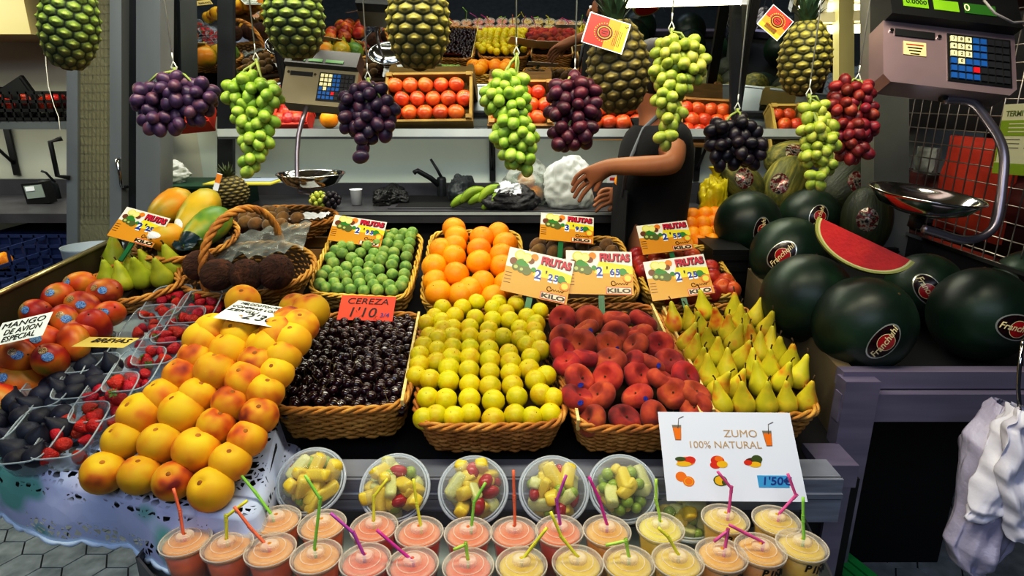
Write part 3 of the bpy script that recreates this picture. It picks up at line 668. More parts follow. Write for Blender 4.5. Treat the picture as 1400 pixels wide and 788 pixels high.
# yellow plums
PL = crop(540, 380, 3.583)
PLUMS = [[(140, 690), (203, 677), (290, 685), (368, 670), (482, 695), (588, 675), (672, 685), (760, 670)], [(160, 590), (250, 597), (365, 595), (482, 605), (597, 585), (715, 572), (775, 590)],
         [(105, 482), (172, 500), (262, 508), (367, 525), (466, 535), (575, 530), (690, 505)], [(120, 430), (265, 447), (362, 455), (465, 465), (567, 470), (657, 450), (740, 480)],
         [(122, 380), (205, 415), (278, 395), (367, 395), (466, 405), (567, 415), (665, 390)], [(140, 335), (208, 355), (283, 340), (368, 345), (460, 352), (557, 370), (645, 330), (712, 355)],
         [(170, 285), (212, 300), (280, 290), (367, 290), (450, 300), (530, 292), (612, 300), (695, 300)], [(235, 255), (285, 245), (365, 245), (460, 255), (612, 250), (682, 258)],
         [(155, 222), (230, 215), (293, 188), (393, 198), (478, 208), (562, 210), (645, 192), (690, 225)], [(195, 190), (330, 147), (480, 150), (545, 170)], [(232, 147), (400, 120), (507, 122), (593, 130), (710, 163)]]
rows(plum, 'yellow_plum', PL, PLUMS, heap(m_pl, l_pl, [-.012, .02, .034, .04, .04, .042, .045]), .0545, 'yellow plum', 'of plums', 'plum', 'yellow plums in the central wicker basket', (0, -.2, 1), .6)
# green plums
GG = crop(430, 290, 6.06)
GAGES = [[(92, 630), (195, 638), (300, 645), (410, 655), (523, 650), (640, 655)], [(45, 598), (163, 590), (272, 592), (375, 598), (490, 605), (618, 610), (715, 615)], [(60, 525), (162, 545), (258, 530), (365, 548), (465, 555), (560, 560), (735, 575)],
         [(100, 490), (190, 498), (355, 495), (440, 505), (530, 480), (645, 515), (745, 520)], [(155, 425), (265, 460), (360, 425), (455, 455), (545, 405), (640, 440), (755, 455)], [(130, 380), (310, 385), (465, 395), (560, 375), (655, 400), (762, 375)],
         [(232, 345), (380, 340), (495, 345), (575, 330), (655, 340), (775, 315)], [(175, 320), (300, 285), (440, 285), (520, 265), (605, 260), (695, 280), (787, 258)], [(230, 285), (350, 250), (415, 215), (620, 215), (700, 230), (795, 205)], [(480, 200), (560, 185), (660, 180), (740, 180), (810, 170)]]
rows(gage, 'green_plum', GG, GAGES, heap(m_gg, l_gg, [.0, .015, .02, .02, .012]), .043, 'small green plum', 'of green plums', 'plum', 'green plums in the pale wicker tray', (0, -.3, 1), .8)
# oranges
OR = crop(570, 290, 5.627)
ORANGES = [[(167, 625), (340, 640), (505, 540), (590, 655), (690, 560)], [(140, 535), (303, 480), (410, 600)], [(135, 420), (285, 345), (480, 390), (655, 420)], [(185, 290), (290, 262), (478, 290), (650, 335)], [(305, 195), (500, 205), (680, 250)], [(285, 130), (625, 165)]]
rows(orange, 'orange', OR, ORANGES, heap(m_or, l_or, [.03, .05, .06, .05, .03]), .088, 'orange', 'of the tray of oranges', 'orange', 'oranges in the central tray', (0, -.3, 1), .7)
# pears
PE = crop(880, 380, 3.581)
PEARS = [[(385, 628), (490, 625), (600, 628), (700, 622), (795, 612)], [(360, 555), (448, 548), (570, 530), (675, 515), (755, 495)], [(318, 492), (405, 472), (540, 460), (615, 455), (715, 432)], [(290, 440), (360, 397), (475, 408), (565, 378), (660, 388)],
         [(245, 375), (315, 337), (440, 328), (530, 332), (610, 365)], [(210, 322), (285, 262), (410, 278), (500, 272), (597, 262)], [(230, 232), (365, 238), (470, 230), (545, 203)], [(150, 228), (295, 168), (445, 178)]]
rows(pear, 'yellow_pear', PE, PEARS, heap(m_pe, l_pe, [-.012, .012, .02, .025, .03, .03]), .055, 'small yellow pear', 'of the pear basket', 'pear', 'yellow pears in the wicker basket', (.0, -.1, 1), .28, [('stem', pear_st)])
# flat peaches
FPC = crop(720, 400, 3.938)
FLATS = [[(350, 690), (530, 685), (690, 675)], [(275, 570), (395, 560), (595, 560), (790, 545), (910, 622)], [(285, 470), (435, 460), (605, 452), (730, 475), (905, 550)], [(220, 385), (315, 355), (450, 370), (570, 385), (668, 392), (770, 375), (855, 455)],
         [(195, 318), (295, 280), (435, 285), (585, 290), (715, 285)], [(200, 250), (315, 205), (480, 230), (600, 228), (655, 235)], [(192, 145), (335, 148), (482, 150), (628, 155)]]
hf = heap(m_fp, l_fp, [-.015, .02, .035, .035, .035, .04])
stick_m = mat('blue_sticker', [(.45, '232a8a'), (.55, '4a58b8')], 60, .3)
k = 0
for r, row in enumerate(FLATS):
    for i, q in enumerate(row):
        px, py = FPC(*q); loc = onhf(px, py, hf); u = V((rnd.uniform(-.9, .9), rnd.uniform(-1.0, .3), rnd.uniform(.5, 1)))
        s = .084 * rnd.uniform(.94, 1.06); T = frame(loc, u, rnd.uniform(-.9, .9) - PI / 2) @ S(s)
        o = thing('flat_peach', flatpeach, None, f'red flat peach, {nth(i, len(row))} in the {nrow(r)} of its basket', 'peach', T, 'flat peaches in the wicker basket')
        if (r, i) in ((1, 0), (1, 2), (2, 0), (4, 2), (5, 1), (3, 4)):
            sb = MB(); pr = V((.5, -.75, .45)).normalized(); sb.disc((0, 0), .066, 0, 14, None, .012, .085); dlt = (T.to_3x3().inverted() @ (V((.25, -.9, .45)))).normalized()
            # seat the sticker on the skin where the ray leaves the fruit
            best = max(flatpeach.vertices, key=lambda v_: v_.co.dot(dlt)).co
            link('sticker', sb.mesh('sticker', stick_m), o, frame(best, (best.x, best.y, best.z * 1.6)))
# cherries: two heaped layers in the basket frame
cg = 'dark cherries heaped in the wicker basket'
C, Nn, Yb = bplane(m_ch, 0); X = (m_ch.to_3x3() @ V((1, 0, 0))).normalized()
pt = []; tries = 0
while len(pt) < 285 and tries < 60000:
    tries += 1; u, v = rnd.uniform(-.465, .465), rnd.uniform(-.475, .475)
    dd = .0262
    if any(((u - a) * w_ch) ** 2 + ((v - b) * l_ch) ** 2 < (dd * .86) ** 2 for a, b in pt): continue
    pt.append((u, v))
for u, v in pt:
    bump_ = .018 * (1 - (2 * u) ** 4) * (1 - (2 * v) ** 6)
    loc = C + X * (u * w_ch) + Yb * (v * l_ch) + Nn * (-.012 + bump_ + rnd.uniform(-.006, .006))
    put(cherry, 'cherry', loc, .028 * rnd.uniform(.92, 1.08), 'dark red cherry heaped in the basket behind the orange price card', 'cherry', cg, (0, -.4, 1), .9, [('stem', cherry_st)] if rnd.random() < .35 else ())
mb = MB(); mb.grid(lambda a, b: (C + X * ((a - .5) * w_ch * .94) + Yb * ((b - .5) * l_ch * .95) + Nn * -.026), 2, 2); o_ = link('cherry_bed', mb.mesh('cherry_bed', cherry_m)); o_.parent = bk_ch; o_.matrix_parent_inverse = m_ch.inverted()
# fruit of the left baskets
LB = crop(140, 230, 3.941)
hfp = lambda x, y: at(190, 383, 1.93).z + .002 + .12 * (y - at(190, 383, 1.93).y)
for i, (x, y, s, lab) in enumerate([(70, 490, .082, 'large speckled green pear at the back left of the round basket'), (172, 495, .06, 'green pear lying behind the others in the round basket'), (205, 590, .075, 'green pear with a red blush at the front of the round basket'),
        (112, 612, .066, 'plain green pear in front of the large speckled pear'), (255, 530, .066, 'slim green pear at the back middle of the round basket'), (320, 590, .068, 'green pear at the front right of the round basket'), (385, 530, .08, 'tall green pear at the right rim of the round basket'),
        (145, 545, .05, 'thin green pear wedged in the middle of the round basket'), (35, 600, .066, 'brownish green pear at the front left of the round basket'), (345, 500, .06, 'green pear standing behind the tall one at the right')]):
    px, py = LB(x, y); loc = onhf(px, py, hfp); put(gpear, 'green_pear', loc, s, lab, 'pear', 'green pears in the round basket', (0, -.15, 1), .22, [('stem', gpear_st)])
hfc = lambda x, y: at(338, 368, 2.02).z + .06 + .15 * (y - at(338, 368, 2.02).y)
for (x, y, s, lab) in [(525, 525, .098, 'leftmost coconut in the handled basket'), (622, 575, .098, 'coconut just left of the basket handle'), (775, 580, .098, 'round coconut just right of the front of the handle'), (935, 560, .108, 'large rightmost coconut in the handled basket')]:
    px, py = LB(x, y); put(coconut, 'coconut', onhf(px, py, hfc), s, lab, 'coconut', 'coconuts in the handled basket', (.6, -.3, .6), .5)
mb = MB(); cw = at(*LB(880, 500), 2.12)
mb.grid(lambda a, b: cw + V(((a - .5) * .30, (b - .5) * .12, .05 * abs(NZ.noise(V((a * 5, b * 3, 4)))) + .05 * a + .07 * b)), 30, 14)
thing('plastic_film', mb, clear('wrap_film', 'd4dcd8', .10, .15), 'crumpled clear plastic film behind the coconuts', 'film')
hfk = lambda x, y: at(385, 298, 2.36).z + .02 + .1 * (y - at(385, 298, 2.36).y)
for r, row in enumerate([[(770, 292), (825, 300), (900, 305), (960, 305)], [(770, 262), (810, 268), (905, 268), (970, 272), (1050, 270)], [(870, 240), (900, 235), (965, 240)]]):
    for i, q in enumerate(row):
        px, py = LB(*q); put(kiwi, 'kiwi', onhf(px, py, hfk), .052, f'kiwi, {nth(i, len(row))} in the {nrow(r)} of the oval basket', 'kiwi', 'kiwis in the oval basket', (.6, 0, .4), .5)
mb = MB()
cn = at(*LB(1120, 268), 2.33)
mb.grid(lambda a, b: cn + V(((a - .5) * .12, (b - .5) * .13, .012 * NZ.noise(V((a * 6, b * 6, 1))) + .008)), 14, 14)
thing('tissue_paper', mb, white, 'crumpled white tissue paper beside the kiwis in the oval basket', 'paper')
def onaxis(x0, y0, x1, y1, d0, d1, w, lab):
    a, b = at(*LB(x0, y0), d0), at(*LB(x1, y1), d1); L_ = (b - a).length
    o = thing('papaya', papaya, None, lab, 'papaya', frame((a + b) / 2, a - b, rnd.uniform(0, 6)) @ S(w, w, L_ / 2), 'papayas in the round basket'); return o
pp = onaxis(250, 285, 478, 150, 2.13, 2.24, .118, 'large orange papaya at the back left of the papaya basket')
p2 = onaxis(405, 355, 600, 140, 2.08, 2.24, .112, 'yellow green papaya in the middle of the papaya basket')
p3 = onaxis(425, 430, 670, 240, 2.03, 2.18, .112, 'green papaya at the right with a dark oval sticker')
p4 = thing('papaya', papaya, None, 'small yellow papaya seen end on behind the price card', 'papaya', frame(at(*LB(352, 380), 2.06), (-.15, -1, .25)) @ S(.104, .104, .08), 'papayas in the round basket')
sticker_w = mat('white_sticker', [(.4, 'd8d8d2'), (.6, 'eeeeea')], 20, .3); sticker_d = mat('teal_sticker', [(.4, '0c2024'), (.6, '1d3b44')], 40, .3)
def skin_sticker(o, wdir, rx, ry, m, name='sticker', m2=None):
    """oval sticker laid on the skin of o on the side that faces wdir; rx, ry in metres"""
    T = o.matrix_world if o.parent else o.matrix_basis
    A = T.to_3x3(); d = V(wdir).normalized(); ln = (A.transposed() @ d)
    best = max(o.data.vertices, key=lambda v_: v_.co.dot(ln)); c = T @ best.co
    F_ = frame(c, d); inv = T.inverted(); b = MB(); n = 20; ring = []
    ev = o.data
    from mathutils.bvhtree import BVHTree
    bv = BVHTree.FromPolygons([T @ v_.co for v_ in ev.vertices], [tuple(p_.vertices) for p_ in ev.polygons])
    def proj(x, y):
        s_ = F_ @ V((x, y, .1)); h = bv.ray_cast(s_, -d)
        return (h[0] + d * .0015) if h[0] is not None else F_ @ V((x, y, 0))
    K = 4
    vs = [inv @ proj(0, 0)]
    for k in range(1, K + 1):
        for j in range(n):
            a = 2 * PI * j / n; vs.append(inv @ proj(rx * k / K * math.cos(a), ry * k / K * math.sin(a)))
    fs = [(0, 1 + j, 1 + (j + 1) % n) for j in range(n)]; mi = [0] * n
    for k in range(K - 1):
        for j in range(n): fs.append((1 + k * n + j, 1 + (k + 1) * n + j, 1 + (k + 1) * n + (j + 1) % n, 1 + k * n + (j + 1) % n)); mi.append(1 if (m2 and k == K - 2) else 0)
    b.add(vs, fs); b.m = mi; return link(name, b.mesh(name, [m, m2 or m]), o), proj, F_
papg_m = mat('papaya_skin_green', [(.35, '46702a'), (.5, '6f8a2c'), (.62, 'a8962a'), (.72, 'c48a24')], 1.3, .42, detail=2); papy_m = mat('papaya_skin_yellow', [(.35, '8a8a1e'), (.5, 'b59a20'), (.65, 'cfa01c')], 1.3, .42, detail=2)
for o_, m_ in ((p2, papy_m), (p3, papg_m)):
    o_.data = o_.data.copy(); o_.data.materials[0] = m_
skin_sticker(p2, (-.25, -.9, .35), .022, .026, sticker_w); skin_sticker(p3, (-.1, -.85, .45), .045, .034, sticker_d); skin_sticker(p4, (0, -.8, .6), .026, .013, sticker_w); skin_sticker(pp, (-.2, -.9, -.1), .022, .018, sticker_w)
# mangoes
MG = crop(0, 360, 3.94)
TN = V((0, -.25, 1)).normalized()
hfm = lambda x, y: HT(x, y) + .045 + (.055 if y > 1.42 and x < -1.08 else 0)
MANGOES = [[(-25, 735), (28, 745)], [(130, 640), (-5, 610)], [(98, 505), (275, 525)], [(400, 430), (225, 415), (10, 480)], [(507, 345), (355, 318), (430, 375)], [(585, 275), (450, 232), (195, 275)], [(560, 158), (428, 120), (315, 188)]]
mst_a = mat('mango_sticker_blue', [(.42, '2f76b8'), (.5, '9fc4e0'), (.58, '1c4f8a')], 30, .3); mst_b = mat('mango_sticker_gold', [(.42, '20150c'), (.52, 'e0c48a'), (.6, '5a3a14')], 40, .3)
for r, row in enumerate(MANGOES):
    row = sorted(row)
    for i, q in enumerate(row):
        px, py = MG(*q); s = .082 * rnd.uniform(.96, 1.05) * (1.14 if q in ((315, 188), (130, 640), (98, 505)) else 1)
        T = frame(onhf(px, py, hfm), (rnd.uniform(-.8, .8), rnd.uniform(-.4, .3), rnd.uniform(.2, .6)), rnd.uniform(0, 6)) @ S(s)
        o = thing('mango', mango, None, f'red mango, {nth(i, len(row))} in the {nrow(r)} of the mango pile', 'mango', T, 'red mangoes on the left')
        if rnd.random() < .75:
            dx = rnd.uniform(-.5, .3); skin_sticker(o, (dx + .25, -.75, .4), .0125, .011, mst_a); skin_sticker(o, (dx, -.75, .62), .010, .0095, mst_b)
mb = MB(); mb.box((0, 0, 0), (.3, .5, .05)); T = frame(onT(60, 460, .02), TN); thing('mango_tray', mb, mat('dark_tray', '17100c'), 'dark tray under the back mangoes on the left', 'tray', T)
# punnets with strawberries and figs
plastic = clear('clear_plastic', 'e8f0f4', .05)
def punnet_mesh():
    w = MB(); r = MB(); n = 48
    def loop(rx, ry, z, e=.45): return [V((p.x, p.y, z)) for p in resample(superell(rx, ry, 120, e), n)]
    L0, L1 = loop(.045, .078, 0), loop(.058, .094, .062)
    L2 = loop(.064, .1, .064)
    w.add(L0 + L1 + L2, [tuple(range(n))[::-1]] + [(a * n + i, a * n + (i + 1) % n, (a + 1) * n + (i + 1) % n, (a + 1) * n + i) for a in (0, 1) for i in range(n)])
    r.tube(loop(.063, .099, .064), .0022, 6, 0, True)
    return w.mesh('punnet', plastic), r.mesh('rim', clear('plastic_rim', 'd0dae0', .3))
pun_w, pun_r = punnet_mesh()
def punnet(px, py, yaw, kind, lab, s=1, h=0, n=10):
    c = onhf(px, py, lambda x, y: HT(x, y) + .055 + h) - TN * .05
    T = frame(c, TN, yaw) @ S(s * .9)
    o = thing('punnet', pun_w, None, lab, 'punnet', T, 'clear plastic punnets on the side table', [('rim', pun_r)])
    pts = []; t = 0
    while len(pts) < n and t < 4000:
        t += 1; a, b = rnd.uniform(-.046, .046), rnd.uniform(-.08, .08); z = rnd.choice((.03, .05, .05))
        md = .027 if kind == 's' else .036
        if all((a - p[0]) ** 2 + (b - p[1]) ** 2 + (z - p[2]) ** 2 < 0 or ((a - p[0]) ** 2 + (b - p[1]) ** 2 + (z - p[2]) ** 2) > md * md for p in pts): pts.append((a, b, z))
    for (a, b, z) in pts:
        loc = T @ V((a, b, z))
        if kind == 's':
            put(sberry, 'strawberry', loc, .032 * rnd.uniform(.9, 1.15), 'red strawberry in the ' + lab.replace('clear plastic punnet of strawberries', 'punnet'), 'strawberry', 'strawberries in the ' + lab, (rnd.uniform(-1, 1), rnd.uniform(-1, 1), rnd.uniform(-.5, .8)), .3, [('leaf_crown', calyx_me)] if rnd.random() < .3 else ())
        else:
            put(fig, 'fig', loc, .048 * rnd.uniform(.92, 1.12), 'dark purple fig in the ' + lab.replace('clear plastic punnet of dark figs', 'punnet'), 'fig', 'figs in the ' + lab, (rnd.uniform(-.6, .6), rnd.uniform(-.5, 1), rnd.uniform(.0, .8)), .3)
LS = 'clear plastic punnet of strawberries '
LF = 'clear plastic punnet of dark figs '
yw = R(8)
punnet(100, 590, yw, 's', LS + 'at the front edge of the cloth', n=13)
punnet(145, 545, yw, 's', LS + 'second from the front', n=13)
punnet(186, 507, yw, 's', LS + 'with a leafy berry beside the figs', n=12)
punnet(222, 474, yw, 's', LS + 'in the middle of the row', n=12)
punnet(246, 446, yw, 's', LS + 'touching the peach pile near the card', n=12)
punnet(204, 443, yw, 's', LS + 'half empty on the blue paper', n=9)
punnet(229, 414, yw, 's', LS + 'at the back left below the pears', n=11)
punnet(271, 421, yw, 's', LS + 'at the back right below the coconuts', n=12)
punnet(48, 596, yw, 'f', LF + 'beside the frontmost strawberries', n=9)
punnet(2, 572, yw, 'f', LF + 'cut off by the left edge', n=9)
punnet(70, 528, yw, 'f', LF + 'in front of the red mangoes', n=9)
punnet(120, 516, yw, 'f', LF + 'beside the second strawberries', n=9)
punnet(118, 484, yw, 'f', LF + 'behind the yellow handwritten card', n=8)
# kiwi tray, nectarines, loose oranges at the right
KC = crop(680, 280, 5.254)
rows(kiwi, 'kiwi', KC, [[(330, 420), (480, 440), (620, 430), (760, 420), (880, 400)], [(295, 335), (405, 350), (505, 350), (700, 350), (820, 340)], [(290, 290), (400, 305), (505, 305), (610, 300), (780, 295)]], heap(m_ki, l_ki, [.0, .02, .02]), .056, 'brown kiwi', 'of the kiwi tray', 'kiwi', 'kiwis in the tray behind the cards', (.5, 0, .5), .6)
NC = crop(860, 280, 5.255)
rows(nectarine, 'nectarine', NC, [[(300, 660), (450, 670), (600, 640), (670, 600), (735, 615)], [(110, 480), (250, 560), (400, 560), (590, 520), (690, 555)], [(80, 425), (200, 440), (330, 440), (450, 440), (580, 460)], [(60, 365), (200, 378), (330, 370), (450, 375)]], heap(m_ne, l_ne, [.0, .015, .02]), .066, 'red nectarine', 'of the nectarine tray', 'nectarine', 'nectarines in the tray at the right', (0, -.2, 1), .8)
hfo = lambda x, y: 1.09 + .55 * (y - 2.45)
rows(orange, 'orange', NC, [[(500, 280), (600, 270)], [(455, 215), (545, 215), (630, 205)], [(440, 145), (530, 140), (610, 135)], [(455, 80), (545, 75), (620, 70)]], hfo, .072, 'loose orange', 'of the loose heap', 'orange', 'oranges piled beside the back watermelon', (0, -.3, 1), .7)
p = onhf(957, 318, hfo); mb = MB(); mb.box((0, 0, 0), (.2, .36, .2)); T = frame(p + V((0, .06, -.16)), (0, -.55, 1)); thing('orange_crate', mb, mat('crate_yellow', [(.3, '8d7a35'), (.7, 'b39a4a')], 5, .7), 'pale crate under the loose oranges beside the watermelons', 'crate', T)
# watermelons and melons
wm_m = mat('watermelon_rind', [(.35, '0a1a10'), (.5, '11281a'), (.65, '1a3822')], 2, .4, bump=.03, bscale=40, rv=.15)
wmel = ms(lambda b: (b.ell((0, 0, 0), (.5, .5, .51), 36, 24, 0, None, lambda p: p * (1 + .008 * math.sin(10 * math.atan2(p.y, p.x)) * (1 - abs(p.z) * 1.6))), b.ell((0, 0, .507), (.018, .018, .012), 8, 4, 1)), [wm_m, stem_m], 'watermelon')
st_blk = mat('sticker_black', [(.4, '120608'), (.6, '2a0a10')], 30, .22); st_rim = mat('sticker_silver', 'c9ccc2', rough=.25, metal=.6); st_red = mat('sticker_red', 'b0141c', rough=.25); st_cream = mat('sticker_cream', 'e8d8a8', rough=.3)
def wm_sticker(o, d, rx, ry, spin, word=True):
    T = o.matrix_basis; c0 = T.translation; rad = (T.to_3x3() @ V((.5, 0, 0))).length; d = V(d).normalized()
    F_ = frame(c0, d, spin); inv = T.inverted()
    def pj(x, y, e):
        return inv @ (c0 + (F_.to_3x3() @ V((x, y, math.sqrt(max(1e-6, rad * rad - x * x - y * y))))).normalized() * (rad * 1.012 + e))
    def oval(ax, ay, cx, cy, e, m, nm, ring=None):
        b = MB(); n = 32; vs = []; K = 5
        for k in range(K + 1):
            f = (k / K) if ring is None else ring + (1 - ring) * k / K
            for j in range(n): a = 2 * PI * j / n; vs.append(pj(cx + ax * f * math.cos(a), cy + ay * f * math.sin(a), e))
        b.add(vs, [(k * n + j, (k + 1) * n + j, (k + 1) * n + (j + 1) % n, k * n + (j + 1) % n) for k in range(K) for j in range(n)]); return b.mesh(nm, m)
    s = link('sticker', oval(rx, ry, 0, 0, .0006, st_blk, 'sticker'), o)
    link('sticker_rim', oval(rx, ry, 0, 0, .0012, st_rim, 'sticker_rim', .92), s); link('emblem', oval(rx * .42, ry * .62, rx * .05, -ry * .1, .0012, st_red, 'emblem'), s)
    link('emblem_ring', oval(rx * .45, ry * .66, rx * .05, -ry * .1, .0018, st_cream, 'emblem_ring', .93), s)
    if word: # lettering, wrapped on the rind below in finish step
        WRAP.append((s, 'Franchuhi', rx * .46, pj, -rx * .02))
    return s
WRAP = []
def wm(px, py, dia, lab, st=None, cat='watermelon', me=None, name='watermelon', hf=None, tilt=(0, 0, 1), grp='dark green watermelons on the right deck', spin=0, sc=(1, 1, 1)):
    hf = hf or (lambda x, y: DK(x, y) + dia * .5)
    c = onhf(px, py, hf); o = thing(name, me or wmel, None, lab, cat, frame(c, tilt, spin) @ S(dia * sc[0], dia * sc[1], dia * sc[2]), grp)
    if st: wm_sticker(o, *st)
    return o
wm(1180, 443, .25, 'large watermelon at the front with a tilted oval sticker', ((-.12, -.97, -.02), .05, .031, R(62)), tilt=(.3, -.5, .8))
wm(1340, 430, .25, 'front right watermelon with a level oval sticker', ((.02, -.98, .06), .051, .034, R(-12)), tilt=(.1, .3, 1))
wm(1102, 408, .25, 'plain watermelon behind the front one, without a sticker in view', None, tilt=(.2, .2, 1))
wm(1078, 349, .25, 'watermelon behind the plain one, with a red ringed oval sticker low left', ((-.55, -.8, .2), .052, .036, R(45)), tilt=(.3, .2, 1))
wm(1022, 306, .25, 'leftmost watermelon in the back row with an upright sticker', ((.06, -.97, -.0), .048, .03, R(85)))
wm(1106, 300, .24, 'back row watermelon behind the cut slice', ((-.15, -.9, .26), .046, .033, R(70)))
wm(1262, 396, .215, 'watermelon between the two front ones, sticker at its left', ((-.45, -.85, .25), .05, .032, R(-60)))
wm(1408, 392, .22, 'watermelon at the right edge of the deck, cut off by the picture', None)
mel_m = mat('melon_rind', [(.3, '2c3312'), (.5, '5a5a20'), (.7, '8a7f36')], 10, .55, bump=.3, bscale=30, stretch=(1, 1, .15), rv=.15)
mel2_m = mat('melon_rind_dark', [(.3, '171d0d'), (.6, '2b3216'), (.8, '4a4a22')], 10, .5, bump=.3, bscale=30, stretch=(1, 1, .15), rv=.1)
def mel_f(b): b.lathe(rprof(lambda t: (.42 * math.sin(t) ** .85, -.6 * math.cos(t)), 18), 28, 0, None, lambda p: p * (1 + .014 * math.sin(12 * math.atan2(p.y, p.x))))
melon = ms(mel_f, [mel_m], 'melon'); melon2 = ms(mel_f, [mel2_m], 'melon')
foil = mat('foil_sticker', [(.36, '140a0c'), (.45, '8a8478'), (.5, '6a1418'), (.56, '1a0f0c'), (.66, 'a39c84')], 9, .2, metal=.3)
def ml(px, py, d, dia, lab, tilt, sd=None, me=None):
    o = thing('melon', me or melon, None, lab, 'melon', frame(at(px, py, d), tilt) @ S(dia), 'melons stacked behind the watermelons')
    if sd: skin_sticker(o, sd, .036, .044, foil, 'sticker')
    return o
ml(1013, 250, 2.62, .185, 'yellow green melon at the left of the melon row', (-.5, .3, .5), (-.1, -.85, .35))
ml(1072, 252, 2.60, .21, 'round yellow melon in the middle of the melon row', (.35, .3, .6), (-.35, -.8, .4))
ml(1080, 217, 2.78, .19, 'melon lying on top of the melon row', (1, .1, .1), (-.05, -.9, .3))
ml(1160, 255, 2.55, .25, 'dark melon below the red grapes', (.6, .2, .4), (-.1, -.8, .45), melon2)
ml(1184, 302, 2.36, .215, 'dark melon with a silver sticker behind the cut slice', (.1, .2, 1), (-.25, -.9, .2), melon2)
ml(1128, 262, 2.62, .19, 'melon mostly hidden behind the hanging green grapes', (.4, .3, .6), None)
def blk(lab, c, d):
    b = MB(); b.box((0, 0, 0), (d[0], d[1], d[2])); 
    for k in range(3): b.box((0, -d[1] / 2 - .003, -d[2] / 2 + (k + .7) * d[2] / 3.4), (d[0], .008, d[2] / 8))
    return thing('black_crate', b, black, lab, 'crate', M.Translation(c))
c = at(1075, 262, 2.72); blk('black crate holding up the melon row', (c.x - .02, c.y + .08, 1.04), (.60, .3, .26))
c = at(1184, 320, 2.36); blk('small black crate under the dark melon with the silver sticker', (c.x + .03, c.y + .02, 1.03), (.16, .12, .06))
c = at(985, 352, 2.28); blk('black crate between the oranges and the watermelons', (c.x + .02, c.y + .1, c.z - .03), (.13, .3, .14))
# cut slice
b = MB(); n = 28; Rr = .128; th = .036
def sl(fr_): return [(Rr * fr_ * math.cos(PI + PI * i / n), Rr * fr_ * .62 * math.sin(PI + PI * i / n)) for i in range(n + 1)]
o1, o2, o3 = sl(1), sl(.94), sl(.9)
A_, Bq, D_ = at(1129, 304, 1.68), at(1234, 356, 1.62), None
xd = (Bq - A_).normalized(); Tn = frame((A_ + Bq) / 2, V((-.42, -.86, .34)), 0, xd)
red_m = mat('watermelon_flesh', [(.3, 'c01206'), (.6, 'd4200c'), (.8, 'dc3414')], 20, .5, bump=.15, bscale=120)
b.prism([(0, 0)] + o3[0:0] + o3, -th / 2, th / 2, 0)
sl_o = thing('watermelon_slice', b, red_m, 'red cut slice of watermelon lying on top of the watermelons', 'watermelon slice', Tn @ M.Translation((0, .004, 0)))
for nm, oa, ob, m_ in (('white_rind', o2, o3, mat('rind_white', 'd3cf8e', rough=.4)), ('green_rind', o1, o2, mat('rind_green', 'a7a648', rough=.4))):
    q = MB()
    for i in range(n): q.prism([oa[i], oa[i + 1], ob[i + 1], ob[i]], -th / 2, th / 2)
    link(nm, q.mesh(nm, m_), sl_o)
# ================================================================ hanging fruit
RAILZ = 2.5
def hang(p, lab, r=.0016):
    b = MB(); b.tube([p, V((p.x, p.y, RAILZ + .02))], r, 5); return thing('string', b, string_m, lab, 'string', None, 'strings hanging from the canopy')
def gm(n, stops, rv=.15, sss=.0, tr=.0): return mat(n, stops, 1.6, .42, rv=rv, sss=sss, detail=2)
g_pur = gm('grape_purple', [(.35, '33223f'), (.5, '4a2f50'), (.65, '64404f')]); g_dpur = gm('grape_dark_purple', [(.35, '231a30'), (.5, '38263f'), (.65, '54283c')])
g_red = gm('grape_dark_red', [(.3, '2a0e1a'), (.5, '46162a'), (.7, '641e30')]); g_blk = gm('grape_black', [(.3, '0b0810'), (.5, '170f1a'), (.7, '281622')], .2)
g_grn = gm('grape_green', [(.35, '7c9c30'), (.5, '92b03c'), (.65, 'b0c45c')], .1, .05); g_grn2 = gm('grape_green_yellow', [(.35, '7e8e30'), (.5, '98a63e'), (.65, 'bab65a')], .12, .05)
g_rosy = gm('grape_rosy', [(.3, '4a1016'), (.5, '7a1e22'), (.7, '9c3a2a')], .2)
stalk_m = mat('green_stalk', [(.3, '6d7f3a'), (.7, '9aa45a')], 20, .6)
